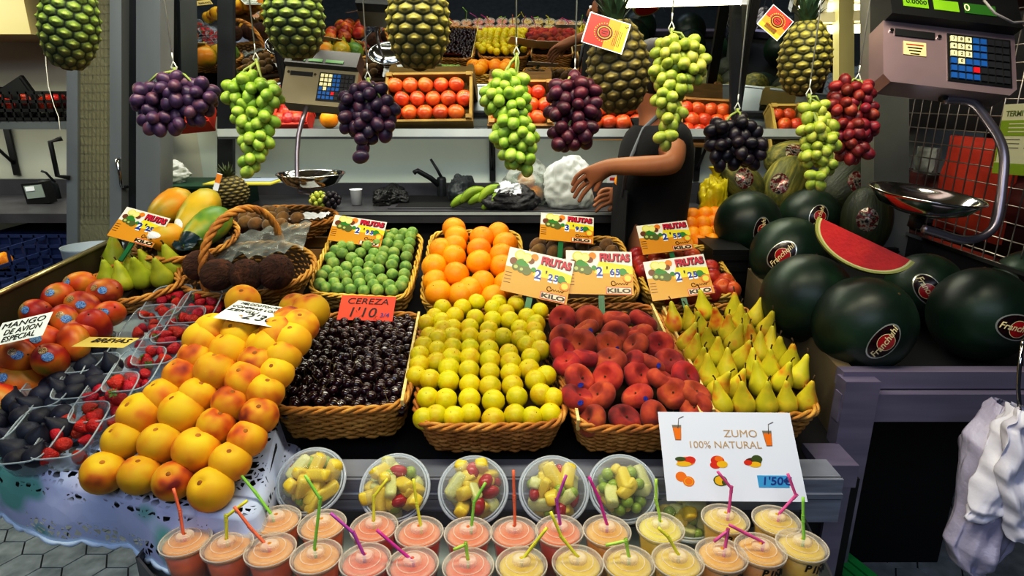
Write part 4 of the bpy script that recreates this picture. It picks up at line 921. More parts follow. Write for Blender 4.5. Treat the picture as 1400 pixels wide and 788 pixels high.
def bunch(lab, m, dia, d, blobs, stem, n=100, seed=1, elong=1.1):
    """blobs: (px,py,radius px) outline circles read from the photo at depth d"""
    r_ = random.Random(seed); B = []
    for (px, py, rp) in blobs: B.append((at(px, py, d), rp * d / FP))
    top = at(stem[0], stem[1], d); cand = []
    for _ in range(9000):
        c, r = r_.choice(B); u = V((r_.gauss(0, 1), r_.gauss(0, 1), r_.gauss(0, 1))).normalized(); rr = max(.002, r - dia * .5); p = c + V((u.x * rr, u.y * rr * .8, u.z * rr))
        if any(((p - c2).x ** 2 + ((p - c2).y / .8) ** 2 + (p - c2).z ** 2) < (max(.002, r2 - dia * .5) * .93) ** 2 for c2, r2 in B if c2 is not c): continue
        cand.append((p, u))
    front = [q for q in cand if q[1].y < .35]; back = [q for q in cand if q[1].y >= .35]
    keep = []
    for grp in (front, back):
        for p, u in grp:
            if len(keep) >= n: break
            if all((p - k[0]).length > dia * .66 for k in keep): keep.append((p, u))
    o = thing('grape_bunch', None, None, lab, 'grapes', M.Translation(top), 'grape bunches hanging over the stall')
    key = m.name; me = GM.get(key)
    if me is None:
        b = MB(); b.ell((0, 0, 0), (.48, .48, .55), 14, 9); me = GM[key] = b.mesh('grape', m)
    for p, u in keep:
        s = dia * r_.uniform(.9, 1.1); link('grape', me, o, M.Translation(p - top) @ V((0, 0, 1)).rotation_difference((u + V((0, 0, -.6))).normalized()).to_matrix().to_4x4() @ S(s, s, s * elong))
    core = MB(); extra = []
    for _ in range(2500):
        c, r = r_.choice(B); u = V((r_.gauss(0, 1), r_.gauss(0, 1), r_.gauss(0, 1))).normalized(); p = c + u * max(0, r - dia * .55) * r_.uniform(.2, .9) * .85
        if all((p - k[0]).length > dia * .55 for k in keep) and all((p - k).length > dia * .7 for k in extra): extra.append(p)
    for p in extra: core.ell(p - top, (dia * .46, dia * .46, dia * .5), 10, 7)
    if extra: cg_ = link('inner_grapes', core.mesh('inner_grapes', m), o); cg_['kind'] = 'stuff'
    st = MB(); cen = sum((c for c, _ in B), V()) / len(B) - top
    low = min((c for c, _ in B), key=lambda c: c.z) - top
    st.tube([(0, 0, .0), (0.004, 0, -.02), V((cen.x * .4, cen.y, cen.z * .5)), cen, low], [.0035, .0035, .004, .003, .002], 6)
    for c, r in sorted(B, key=lambda q: -q[0].z)[:3]:
        e = (c - top) + V((0, -.2 * r, r * .4)); st.tube([(0, 0, -.008), e * .5 + V((0, -.004, .006)), e], [.0032, .0028, .0022], 6)
    link('stalk', st.mesh('stalk', stalk_m), o)
    k = MB(); k.tube([(0, 0, .012), (.006, 0, 0), (0, .004, -.012), (-.006, 0, 0)], .002, 5, 0, True); k.tube([(0, 0, .01), (0, 0, .03)], .0016, 5); link('knot', k.mesh('knot', string_m), o)
    return o, top
GM = {}
BUN = [('purple grape bunch at the far left of the hanging row', g_pur, .030, 1.35, [(205, 138, 26), (240, 128, 30), (275, 132, 26), (215, 165, 24), (243, 168, 18), (268, 152, 22), (200, 128, 20), (290, 138, 16)], (238, 92)),
       ('green grape bunch second from the left of the hanging row', g_grn, .027, 1.35, [(325, 130, 24), (343, 122, 26), (365, 132, 24), (340, 160, 26), (350, 190, 24), (343, 215, 20), (341, 235, 12), (360, 165, 22)], (350, 80)),
       ('dark purple tapering grape bunch in front of the black scale', g_dpur, .029, 1.35, [(485, 140, 24), (510, 135, 26), (525, 150, 22), (482, 165, 22), (505, 170, 26), (530, 178, 16), (500, 195, 18), (495, 215, 11)], (503, 106)),
       ('long green grape bunch at the centre of the hanging row', g_grn, .027, 1.32, [(690, 118, 24), (705, 112, 20), (680, 135, 26), (700, 145, 28), (700, 170, 28), (712, 190, 26), (705, 210, 24), (722, 225, 16), (690, 190, 20)], (706, 72)),
       ('dark red grape bunch right of the central green one', g_red, .031, 1.35, [(770, 130, 24), (800, 130, 24), (785, 120, 24), (765, 155, 22), (790, 155, 28), (808, 150, 18), (770, 185, 22), (795, 180, 24), (762, 200, 16), (785, 200, 14)], (786, 100)),
       ('two-tiered green grape bunch in front of the person', g_grn2, .027, 1.35, [(915, 75, 26), (940, 72, 24), (910, 100, 24), (940, 95, 26), (955, 88, 18), (925, 115, 24), (912, 140, 22), (915, 165, 18), (910, 190, 16), (925, 155, 16)], (918, 38)),
       ('black grape bunch right of the person', g_blk, .031, 1.40, [(985, 185, 24), (1010, 178, 24), (1030, 195, 22), (985, 205, 22), (1010, 205, 28), (1033, 210, 16), (985, 222, 14), (1025, 222, 16)], (1008, 148)),
       ('narrow green grape bunch below the tagged right pineapple', g_grn2, .026, 1.38, [(1105, 155, 16), (1120, 150, 16), (1128, 170, 18), (1112, 180, 22), (1130, 195, 20), (1115, 210, 22), (1128, 225, 18), (1115, 245, 16), (1122, 258, 13)], (1106, 128)),
       ('rosy red grape bunch beside the right scale', g_rosy, .028, 1.45, [(1155, 125, 22), (1175, 130, 22), (1150, 150, 24), (1180, 155, 22), (1160, 178, 26), (1185, 178, 18), (1165, 205, 22), (1180, 210, 14), (1150, 200, 14)], (1173, 108))]
for i, (lab, m, dia, d, bl, st) in enumerate(BUN):
    o, top = bunch(lab, m, dia, d, bl, st, 100, i + 3); hang(top + V((0, 0, .03)), 'white string holding the ' + lab.split(' at ')[0].split(' in ')[0].split(' right ')[0].split(' below ')[0].split(' beside ')[0].split(' second ')[0] + (' on the left' if i == 1 else ' in the middle' if i == 3 else ''))
# pineapples
def pine_mesh(name, c_eye, c_edge, c_low):
    mb = MB(); cols = []; nu, nv = 143, 100; ce, cd, cl = lin(c_eye), lin(c_edge), lin(c_low); K = 11; ROW = 10
    def fn(u, v):
        t = v; r = .36 * (math.sin(PI * min(1, max(0, .04 + t * .92))) ** .42) * (1 - .06 * t); z = -.62 + 1.24 * t
        a = u * K; ds = []
        for rr in range(int(t * ROW) - 1, int(t * ROW) + 3):
            off = .5 * (rr % 2); q = (a - off) % 1
            for q2 in (q, q - 1): dy = (t * ROW - rr); ds.append((math.sqrt((q2 * 1.1) ** 2 + (dy * .92) ** 2), dy))
        ds.sort(); d1, cx = ds[0]; gap = ds[1][0] - d1
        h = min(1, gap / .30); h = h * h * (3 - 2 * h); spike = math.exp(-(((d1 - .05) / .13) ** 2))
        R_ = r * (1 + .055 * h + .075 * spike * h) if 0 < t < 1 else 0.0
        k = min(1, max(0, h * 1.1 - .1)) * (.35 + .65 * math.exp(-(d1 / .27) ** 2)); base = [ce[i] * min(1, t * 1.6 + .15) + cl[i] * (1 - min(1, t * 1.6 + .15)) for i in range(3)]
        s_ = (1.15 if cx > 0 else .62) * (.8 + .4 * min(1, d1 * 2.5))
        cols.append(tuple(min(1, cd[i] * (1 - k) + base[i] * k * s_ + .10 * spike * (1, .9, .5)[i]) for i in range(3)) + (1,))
        return V((R_ * math.cos(2 * PI * u), R_ * math.sin(2 * PI * u), z))
    mb.grid(fn, nu, nv)
    m = mat(name + '_skin', [(.3, 'd8d8d8'), (.7, 'ffffff')], 30, .5, attr='Col', rv=.06, bump=.25, bscale=90)
    mb.ell((0, 0, -.6), (.10, .10, .05), 10, 5, 1); cols.extend([lin('5a4a28')] * (len(mb.v) - len(cols)))
    return mb.mesh('pineapple', [m, stem_m], cols)
pine_g = pine_mesh('pine_green', '9ab446', '0c2408', '8a7a36'); pine_y = pine_mesh('pine_yellow', 'c2b84e', '1a2408', 'a08438'); pine_b = pine_mesh('pine_brown', '9a8a40', '1a1808', '7a6230')
def crown_mesh(cols=('23402a', '4d6b45'), n=42, L_=.62, seed=4):
    r_ = random.Random(seed); b = MB()
    for i in range(n):
        a = i * 2.4; f = i / n; l = L_ * (.5 + .6 * f) * r_.uniform(.85, 1.1); out = .5 * (1 - f) + .08; w = .045 * (1 - .3 * f)
        vs = []; d = V((math.cos(a), math.sin(a), 0)); s_ = V((-math.sin(a), math.cos(a), 0))
        for k in range(6):
            t = k / 5; c = d * (.06 + out * l * (t ** 1.4) * 1.1) + V((0, 0, .55 + .1 * f + l * (t - .35 * out * t * t))); ww = w * (1 - t ** 1.6) + .001
            vs += [c - s_ * ww + d * .01, c + V((0, 0, -.012)) , c + s_ * ww + d * .01]
        b.add(vs, [(k * 3 + j, k * 3 + j + 1, k * 3 + j + 4, k * 3 + j + 3) for k in range(5) for j in (0, 1)])
    return b.mesh('crown', mat('crown_leaf_' + cols[0], [(.3, cols[0]), (.7, cols[1])], 8, .5))
crown_g = crown_mesh(); crown_b = crown_mesh(('2a3a1c', '5d6a3a'), 36, .5, 6)
def pineapple(lab, me, px, py, d, w, h, tilt=(0, 0, 1), crown=None, hangs=True, spin=0):
    c = at(px, py, d); s = w * d / FP / .74; sz = h * d / FP / 1.24
    o = thing('pineapple', me, None, lab, 'pineapple', frame(c, tilt, spin) @ S(s, s, sz), None, [('crown', crown or crown_g)])
    if hangs: hang(c + V(tilt).normalized() * (sz * .9) + V((0, .0, .0)), 'white string holding the ' + lab.split(' hanging')[0].replace(' with', ', the one with'))
    return o, c
pineapple('green pineapple hanging tilted at the far left corner', pine_g, 95, 32, 1.3, 72, 120, (.26, 0, 1))
pineapple('dark green pineapple hanging above the second grape bunch', pine_g, 402, 22, 1.28, 80, 110, (0, 0, 1), spin=.5)
pineapple('yellow green pineapple hanging left of the centre', pine_y, 572, 30, 1.28, 86, 122, (.02, 0, 1), spin=1)
pn4, c4 = pineapple('brownish pineapple with a red tag hanging behind the dark red grapes', pine_b, 845, 92, 1.6, 84, 120, (-.12, 0, 1), spin=.3)
pn5, c5 = pineapple('golden pineapple with a red tag hanging at the right', pine_y, 1100, 80, 1.5, 68, 96, (-.04, 0, 1), spin=.8)
pineapple('small brown pineapple standing on the counter behind the papayas', pine_b, 316, 262, 2.5, 46, 42, (-.1, 0, 1), crown_b, False)
tagm_r = mat('tag_red', 'c8281c', rough=.4); tagm_o = mat('tag_orange', 'e08a1e', rough=.4); tagm_y = mat('tag_yellow', 'dcb02c', rough=.4)
def fruit_tag(TL, TR, BR, BL, d, lab, vertical):
    T, w, h = quadframe(at(*TL, d), at(*TR, d), at(*BR, d), at(*BL, d))
    b = MB(); b.box((w / 2, h / 2, -.0006), (w, h, .001), 0); n = 10; cs = []
    for i in range(n):
        mi = 1 if i < 5 else 2 if i < 8 else 3; f0, f1 = .03 + .94 * i / n, .03 + .94 * (i + 1) / n
        if vertical: b.box((w / 2, h * (1 - (f0 + f1) / 2), .0002), (w * .94, h * (f1 - f0), .0006), mi)
        else: b.box((w * (f0 + f1) / 2, h / 2, .0002), (w * (f1 - f0), h * .94, .0006), mi)
    o = thing('fruit_tag', b, [white, tagm_r, tagm_o, tagm_y], lab, 'tag', T)
    e = MB(); cx, cy = (w * .46, h * .5) if not vertical else (w * .52, h * .58); R0 = min(w, h) * .26
    for k in range(24):
        a = 2 * PI * k / 24; e.box((cx + R0 * 1.22 * math.cos(a), cy + R0 * 1.12 * math.sin(a), .0008), (.0022, .0022, .0006), 2)
    e.disc((cx, cy), R0 * 1.02, 0, 28, None, .0011, R0 * .92); e.disc((cx, cy), R0 * .86, 1, 28, None, .0013, R0 * .76); e.disc((cx, cy), R0 * .74, 0, 28, None, .0015, R0 * .64); e.disc((cx, cy), R0 * .58, 3, 28, None, .0017, R0 * .5)
    e.box((cx, cy + R0 * .12, .0019), (R0 * .8, R0 * .12, .0004), 0); e.box((cx, cy - R0 * .14, .0019), (R0 * .7, R0 * .12, .0004), 0)
    link('emblem', e.mesh('emblem', [mat('tag_brown', '2a1410', rough=.4), tagm_o, tagm_y, tagm_r]), o)
    for k in range(5):
        l_ = MB(); l_.box((w * (.7 + .04 * k), h * .42, .0008), (.0012, h * .5, .0004)) if not vertical else l_.box((w * .5, h * (.12 + .04 * k), .0008), (w * .5, .0012, .0004)); link('small_print', l_.mesh('small_print', mat('tag_brown', '2a1410')), o)
    text(o, '5', h * .16, ink, M.Translation((w * .93, h * .86, .0009)) @ M.Rotation(-PI / 2 if not vertical else 0, 4, 'Z'), 'numeral')
    return o
fruit_tag((807, 16), (862, 33), (851, 75), (794, 57), 1.5, 'red and yellow tag with a round emblem tied to the brownish pineapple', False)
fruit_tag((1056, 5), (1084, 28), (1064, 58), (1036, 33), 1.42, 'red and orange tag with an oval emblem tied to the golden pineapple', True)
T, w, h = quadframe(at(296, 236, 2.42), at(303, 238, 2.42), at(299, 262, 2.42), at(292, 260, 2.42)); b = MB(); b.box((w / 2, h / 2, 0), (w, h, .001), 0); b.box((w / 2, h * .7, .001), (w, h * .5, .001), 1)
thing('fruit_tag', b, [white, tagm_o], 'small orange and white tag on the counter pineapple', 'tag', T)
# ================================================================ juice cups, straws and fruit bowls
LZ = .775
cup_wall = clear('cup_plastic', 'f4f4f2', .05); lid_m = clear('lid_plastic', 'f4f0ea', .10, .22)
CH = LZ - TZ
def juice(n, c1, c2): return mat('juice_' + n, [(.3, c1), (.7, c2)], 24, .35, sss=.0, rv=.04)
foam = {}
def cup_parts():
    w = MB(); w.lathe([(.0, .0), (.031, .0), (.032, .002), (.0435, CH - .008), (.0445, CH - .006)], 28)
    l = MB(); l.lathe([(.0455, CH - .014), (.0485, CH - .011), (.0485, CH - .006), (.0465, CH - .003), (.044, CH - .001), (.040, CH - .006), (.034, CH - .005), (.027, CH - .001), (.018, CH + .001), (.016, CH + .006), (.013, CH + .008), (.0035, CH + .008)], 30)
    rg = MB(); rg.tube([(.0475 * math.cos(2 * PI * i / 36), .0475 * math.sin(2 * PI * i / 36), CH - .006) for i in range(36)], .0016, 5, 0, True)
    return w.mesh('juice_cup', cup_wall), l.mesh('lid', lid_m), rg.mesh('lid_rim', clear('lid_rim_plastic', 'f6f4f0', .26))
cup_w, cup_l, cup_r = cup_parts()
nb_ = MB(); nb_.lathe([(.0175, CH + .0005), (.0165, CH + .006), (.013, CH + .0085), (.004, CH + .0085)], 24); nb_.tube([(.029 * math.cos(2 * PI * i / 30), .029 * math.sin(2 * PI * i / 30), CH - .001) for i in range(30)], .0009, 5, 0, True)
cup_n = nb_.mesh('lid_nub', clear('nub_plastic', 'fbf4ee', .22, .15))
JU = {'or': ('d0601c', 'e47a2a', 'dc9a4c'), 'rd': ('c42e18', 'd84424', 'dc7440'), 'pk': ('c83e2c', 'd8543c', 'dc7660'), 'oy': ('d8901c', 'e0a024', 'dca41c'), 'ye': ('d0a41c', 'dcb82c', 'd8bc26'), 'py': ('d8bc2c', 'e2ca3a', 'e2d63a')}
jmesh = {}
for k, (a, b_, f_) in JU.items():
    j = MB(); j.lathe([(0, .003), (.0295, .003), (.0402, CH - .020), (.0, CH - .020)], 26, 0)
    fm = MB(); fm.lathe([(.0402, CH - .0195), (.0415, CH - .0125), (.030, CH - .011), (0, CH - .0105)], 26, 0)
    jmesh[k] = (j.mesh('juice', juice(k, a, b_)), fm.mesh('foam', mat('foam_' + k, [(.3, f_), (.7, f_)], 30, .5, bump=.2, bscale=160)))
STR = {}
def strawcol(c): return mat('straw_' + c, {'o': 'e87a54', 'g': '98d058', 'y': 'e2dc48', 'p': 'b850a8', 'm': 'cc3c98', 'k': 'd8609a', 'l': 'b8dc5c'}[c], rough=.35)
FRONT = [(253, 735, 'or', 'o', [(250, 728), (246, 700), (237, 668)], ''), (310, 742, 'or', 'y', [(310, 738), (309, 707), (338, 685)], ''), (369, 748, 'or', 'o', [(368, 750), (342, 722), (320, 693)], ''), (432, 757, 'or', 'g', [(430, 750), (438, 683), (417, 650)], ''),
         (499, 763, 'pk', 'p', [(498, 760), (484, 730), (452, 702)], ''), (564, 768, 'pk', 'm', [(565, 768), (540, 747), (515, 725)], ''), (640, 770, 'pk', 'l', [(640, 768), (637, 745), (620, 752)], ''), (713, 768, 'ye', 'y', [(713, 767), (730, 745), (748, 722)], ''),
         (790, 766, 'ye', 'y', [(790, 762), (768, 735), (753, 700)], ''), (860, 766, 'ye', 'l', [(860, 764), (856, 740), (828, 746)], ''), (927, 763, 'ye', 'y', [(928, 760), (914, 735), (900, 722)], 'P'), (987, 755, 'oy', 'k', [(991, 752), (995, 726), (976, 741)], 'P'), (1040, 748, 'oy', 'k', [(1044, 742), (1020, 730), (997, 718)], 'P'), (1097, 742, 'ye', 'g', [(1099, 736), (1098, 708), (1098, 680)], 'P')]
BACK = [(378, 708, 'or', 'g', [(372, 705), (350, 675), (328, 648)], ''), (440, 714, 'or', None, None, ''), (511, 717, 'rd', 'y', [(511, 713), (511, 680), (530, 655)], ''), (573, 724, 'rd', 'y', [(576, 722), (570, 690), (565, 655)], ''), (640, 725, 'rd', 'g', [(645, 716), (648, 688), (664, 660)], ''), (703, 724, 'rd', 'o', [(704, 717), (703, 680), (702, 643)], ''),
        (765, 722, 'rd', 'p', [(766, 718), (761, 685), (774, 650)], ''), (830, 722, 'oy', 'm', [(830, 718), (819, 682), (805, 652)], ''), (903, 718, 'py', 'l', [(902, 706), (897, 685), (897, 655)], ''), (992, 706, 'ye', 'k', [(996, 703), (1000, 668), (981, 645)], 'P'), (1062, 708, 'ye', 'k', [(1066, 702), (1088, 678), (1077, 648)], 'P')]
JN = {'or': 'orange', 'rd': 'red', 'pk': 'pinkish red', 'oy': 'orange yellow', 'ye': 'yellow', 'py': 'pale yellow'}
SN = {'o': 'orange', 'g': 'green', 'y': 'yellow', 'p': 'purple', 'm': 'magenta', 'k': 'pink', 'l': 'lime'}
for rown, L_ in (('front', FRONT), ('back', BACK)):
    for i, (px, py, ju, sc, sp, wr) in enumerate(L_):
        c = onz(px, py, LZ); T = M.Translation((c.x, c.y, TZ)); pos = nth(i, len(L_)) + f' in the {rown} row'
        o = thing('juice_cup', cup_w, None, f'lidded clear cup of {JN[ju]} juice, {pos}', 'cup', T, 'juice cups on the steel tray', [('juice', jmesh[ju][0]), ('foam', jmesh[ju][1]), ('lid', cup_l), ('lid_rim', cup_r), ('lid_nub', cup_n)])
        if wr:
            for q, ch in enumerate('PIÑA'):
                ph_ = -PI / 2 + (q - 1.5) * .30 + R(18); z = CH - .025 - .003 * q; rr = .0437 * (.9 + .1 * z / CH) + .0006
                Tt = M.Translation((rr * math.cos(ph_), rr * math.sin(ph_), z)) @ M.Rotation(ph_ + PI / 2, 4, 'Z') @ M.Rotation(PI / 2, 4, 'X')
                text(o, ch, .021, ink, Tt, 'lettering', off=.0006, shear=.2)
        if sp:
            d = (c.z - CAM.z) / ray(px, py).z; pts = [at(*s, d) for s in sp]
            b = MB(); base = V((c.x, c.y, TZ + .02)); e0 = pts[0]; fine = [base]
            allp = pts
            for a, b2 in zip(allp, allp[1:]):
                for k in range(4): fine.append(a.lerp(b2, k / 4))
            fine.append(allp[-1]); b.tube(fine, .0031, 7)
            for k in range(5):
                q = pts[1] + (pts[0] - pts[1]).normalized() * (.003 * k - .004); dr = (pts[0] - pts[1]).normalized(); b.lathe([(.0031, -.0011), (.0041, 0), (.0031, .0011)], 8, 0, frame(q, dr))
            thing('drinking_straw', b, strawcol(sc), f'{SN[sc]} bent drinking straw in the juice cup {pos}', 'straw', None, 'straws in the juice cups')
# domed fruit bowls leaning on the steel ledge
dome_m = clear('dome_plastic', 'f6f8fa', .03, .04); rimp = clear('dome_rim', 'e6ecf2', .38, .1)
FC = {'y': mat('fruit_yellow', [(.3, 'd2b42c'), (.7, 'e2cc5c')], 20, .3), 'm': mat('fruit_melon', [(.3, 'b9bc6a'), (.7, 'd6d49a')], 20, .3), 'g': mat('fruit_green_grape', [(.3, '7d942a'), (.7, '9ab040')], 20, .22), 'r': mat('fruit_red', [(.3, '8e0f14'), (.7, 'b81c1c')], 20, .25), 'o': mat('fruit_orange', [(.3, 'd07a14'), (.7, 'df9a22')], 20, .3)}
def chunkm(k):
    b = MB()
    if k == 'g': b.ell((0, 0, 0), .5, 12, 8)
    elif k == 'r': b.ell((0, 0, 0), (.7, .42, .5), 12, 8)
    else:
        b.ell((0, 0, 0), 1, 16, 12, 0, None, lambda p: V(tuple(math.copysign(abs(c) ** .55, c) * k_ for c, k_ in zip(p, (.85, .42, .4)))) * (1 + .12 * NZ.noise(p * 1.5)) + V((0, .15 * p.x * p.x, 0)))
    return b.mesh('fruit_chunk', FC[k])
CM = {k: chunkm(k) for k in FC}; CN = {'y': 'pineapple piece', 'm': 'melon piece', 'g': 'green grape', 'r': 'strawberry piece', 'o': 'mango piece'}
def bowl_parts():
    w = MB(); w.lathe([(0, -.045), (.045, -.045), (.05, -.043), (.069, -.002), (.074, 0)], 32)
    r = MB(); r.tube([(.0745 * math.cos(2 * PI * i / 40), .0745 * math.sin(2 * PI * i / 40), 0) for i in range(40)], .0035, 6, 0, True); r.tube([(.069 * math.cos(2 * PI * i / 40), .069 * math.sin(2 * PI * i / 40), .004) for i in range(40)], .002, 6, 0, True)
    dm = MB(); dm.lathe([(.07, .001)] + [(.067 * math.cos(a * PI / 2 / 10), .002 + .048 * math.sin(a * PI / 2 / 10)) for a in range(11)], 32)
    return w.mesh('fruit_bowl', dome_m), r.mesh('rim', rimp), dm.mesh('dome_lid', dome_m)
bw, br_, bd = bowl_parts()
for i, (px, py, d, mix, lab) in enumerate([(425, 658, 1.37, 'yygmygyr', 'leftmost domed fruit bowl with long yellow pieces'), (540, 667, 1.36, 'ymyrgmym', 'second domed fruit bowl from the left'), (647, 670, 1.36, 'rymgymmr', 'middle domed fruit bowl with strawberry at its top right'), (757, 670, 1.36, 'rmgyrmgy', 'fourth domed fruit bowl from the left with red pieces'), (852, 668, 1.37, 'ygymgygg', 'domed fruit bowl of yellow and green pieces left of the sign'), (950, 676, 1.38, 'ygmgyymg', 'domed fruit bowl hidden behind the juice sign')]):
    c = at(px, py, d); up = V((0, -.62, .80))
    if i == 5: c, up = V((.39, 1.185, .70)), V((0, -.1, 1))
    T = frame(c, up, rnd.uniform(0, 6))
    o = thing('fruit_bowl', bw, None, lab, 'fruit bowl', T, 'domed bowls of cut fruit', [('rim', br_), ('dome_lid', bd)])
    pts = []; t = 0
    while len(pts) < 30 and t < 5000:
        t += 1; a, q = rnd.uniform(0, 6.28), math.sqrt(rnd.random()) * .05; z = rnd.uniform(-.03, .028)
        if (q / .054) ** 2 + (max(0, z) / .034) ** 2 > .85: continue
        p = V((q * math.cos(a), q * math.sin(a), z))
        if all((p - k).length > .02 for k in pts): pts.append(p)
    for p in pts:
        k = rnd.choice(mix); s = {'g': .026, 'r': .030}.get(k, .031) * rnd.uniform(.9, 1.2)
        Tc = T @ M.Translation(p) @ M.Rotation(rnd.uniform(0, 6), 4, V((rnd.random(), rnd.random(), rnd.random() + .1)).normalized()) @ S(s)
        thing('fruit_chunk', CM[k], None, f'{CN[k]} inside the ' + lab, 'fruit piece', Tc, 'cut fruit in the ' + lab)
# ================================================================ signs
cy = {k: mat('card_' + k, v, rough=.35) for k, v in {'y': 'd6c62c', 'o': 'c68a1c', 'w': 'd8d4c8', 'lem': 'c9c24a', 'lemc': 'd8d486', 'grn': '2f7a2c', 'kiw': '54602c', 'kiwc': 'a6b06a', 'org': 'd07a1c', 'brn': '6a3a1c', 'red': 'b8123c', 'shadow': '4a1020', 'blue': '1c3a8a', 'blk': '1a1610', 'pale': 'e0c8a8'}.items()}
def price_card(TL, TR, BR, BL, d0, d1, price, lab, stake=None):
    T, w, h = quadframe(at(*TL, d1), at(*TR, d1), at(*BR, d0), at(*BL, d0))
    b = MB(); b.box((w / 2, h / 2, -.001), (w, h, .002), 0); b.box((w / 2, h * .24, .0003), (w, h * .48, .0006), 1); b.prism([(w * .42, h * .48), (w, h * .48), (w, h * .66), (w * .5, h * .76)], 0, .0006, 2); b.prism([(0, h * .48), (w * .5, h * .48), (w * .5, h * .56), (0, h * .56)], 0, .0005, 1)
    o = thing('price_card', b, [cy['w'], cy['o'], cy['y']], lab, 'price card', T, 'printed fruit price cards')
    f = MB(); fb = MB(); z = .0010; ms_ = [cy[k] for k in ('lem', 'lemc', 'grn', 'kiw', 'kiwc', 'org', 'brn')]
    for (x, y, r, mi) in [(.18, .86, .085, 0), (.29, .83, .085, 0), (.4, .88, .06, 5), (.36, .78, .05, 6), (.1, .7, .06, 6), (.22, .67, .08, 2), (.28, .62, .07, 2), (.15, .58, .06, 3), (.32, .54, .075, 3), (.24, .55, .06, 3), (.42, .6, .04, 2), (.85, .52, .06, 2), (.9, .45, .05, 2), (.92, .38, .075, 5)]:
        (f if y > .72 else fb).disc((x * w, y * h), r * w, mi, 14, None, z); z += .00006
    for (x, y, r, mi) in [(.18, .86, .065, 1), (.29, .83, .065, 1), (.15, .58, .03, 4), (.24, .55, .025, 4)]: (f if y > .72 else fb).disc((x * w, y * h), r * w, mi, 12, None, z); z += .00006
    link('citrus_picture', f.mesh('citrus_picture', ms_), o); link('kiwi_picture', fb.mesh('kiwi_picture', ms_), o)
    f2 = MB(); f2.disc((.85 * w, .52 * h), .06 * w, 2, 14, None, .0021); f2.disc((.9 * w, .45 * h), .05 * w, 2, 14, None, .0022); f2.disc((.92 * w, .38 * h), .072 * w, 5, 16, None, .0023); f2.disc((.92 * w, .38 * h), .05 * w, 0, 16, None, .0024); link('orange_picture', f2.mesh('orange_picture', ms_), o)
    text(o, 'FRUTAS', h * .24, cy['shadow'], M.Translation((w * .735 + w * .008, h * .835, .0014)), 'heading', off=.0022, sx=w / h * .54)
    text(o, 'FRUTAS', h * .24, cy['red'], M.Translation((w * .73, h * .845, .0019)), 'heading', off=.0012, sx=w / h * .54)
    t = MB(); xs = [.5, .615, .69, .775] if len(price) == 4 else [.5, .6, .7, .8]
    for k, ch in enumerate(price):
        big = k == 0
        if ch != "'": t.box((w * xs[k], h * (.5 if big else .48), .0014), (w * (.085 if big else .062), h * (.25 if big else .16), .0006))
        text(o, ch, h * (.25 if big else .17) * 1.15, cy['blue'] if ch != "'" else cy['blk'], M.Translation((w * xs[k], h * (.505 if ch != "'" else .55), .0022)), 'price_digit', off=.0012)
    link('digit_tiles', t.mesh('digit_tiles', white), o)
    q = MB(); q.box((w * .78, h * .095, .0012), (w * .36, h * .13, .0006), 0); q.box((w * .78, h * .095, .0008), (w * .38, h * .16, .0006), 1); link('unit_label', q.mesh('unit_label', [cy['pale'], cy['red']]), o)
    text(o, 'KILO', h * .13, cy['blk'], M.Translation((w * .78, h * .09, .0019)), 'unit', off=.0008, sx=1.7)
    lg = MB(); lg.tube([(w * (.70 + .03 * math.cos(a * .5)), h * (.26 + .05 * math.sin(a * .5)), .0012) for a in range(11)] + [(w * (.74 + .02 * k), h * (.24 + (.03 if k % 2 else -.01)), .0012) for k in range(10)], .0012, 4)
    for k in range(4): lg.box((w * .07, h * (.43 - .075 * k), .0009), (w * .1, .0016, .0006))
    link('brand_mark', lg.mesh('brand_mark', cy['blk']), o)
    if stake:
        sb = MB(); sb.box((w * stake, -.02, -.006), (w * .09, .10, .006)); link('clip_stake', sb.mesh('clip_stake', green_clip), o)
    return o
price_card((167, 281), (226, 297), (215, 341), (153, 324), 1.98, 2.04, "2'25", 'tilted price card 2\'25 in front of the papayas', .55)
price_card((459, 294), (531, 304), (518, 339), (447, 328), 2.20, 2.25, "2'95", 'price card 2\'95 standing in the green plums', None)
price_card((741, 291), (813, 298), (810, 334), (736, 327), 2.2, 2.26, "3'95", 'price card 3\'95 behind the kiwi tray', .4)
price_card((696, 337), (787, 358), (773, 417), (685, 397), 1.86, 1.92, "2'25", 'tilted price card 2\'25 above the yellow plums', .45)
price_card((776, 342), (867, 345), (863, 404), (772, 402), 1.89, 1.95, "2'65", 'level price card 2\'65 above the flat peaches', .52)
price_card((871, 309), (941, 301), (947, 341), (878, 349), 2.12, 2.18, "2'55", 'back price card 2\'55 above the nectarine tray', .55)
price_card((882, 357), (965, 348), (974, 400), (889, 414), 1.9, 1.96, "2'25", 'price card 2\'25 in front of the nectarines above the pears', .5)
def plain_card(TL, TR, BR, BL, d0, d1, m, lab, lines, name='handwritten_card', curl=0):
    T, w, h = quadframe(at(*TL, d1), at(*TR, d1), at(*BR, d0), at(*BL, d0)); b = MB()
    b.grid(lambda u, v: V((u * w, v * h, curl * (u - .5) ** 2 * .03)), 10, 2)
    o = thing(name, b, m, lab, 'price card', T)
    for (s, x, y, sz, im, sh, sx) in lines:
        sx = min(sx, .86 * w / (.68 * len(s) * h * sz)); text(o, s, h * sz, im, M.Translation((w * x, h * y, .0012 + curl * .03 * (x - .5) ** 2)), 'lettering', shear=sh, sx=sx, off=.0)
    return o
red_card = mat('orange_red_card', [(.4, 'd8442c'), (.6, 'e0502f')], 4, .5); cream = mat('cream_card', [(.4, 'dde6dc'), (.6, 'e6ece0')], 4, .5); tanc = mat('tan_card', [(.4, 'b09a50'), (.6, 'c4ae60')], 6, .5)
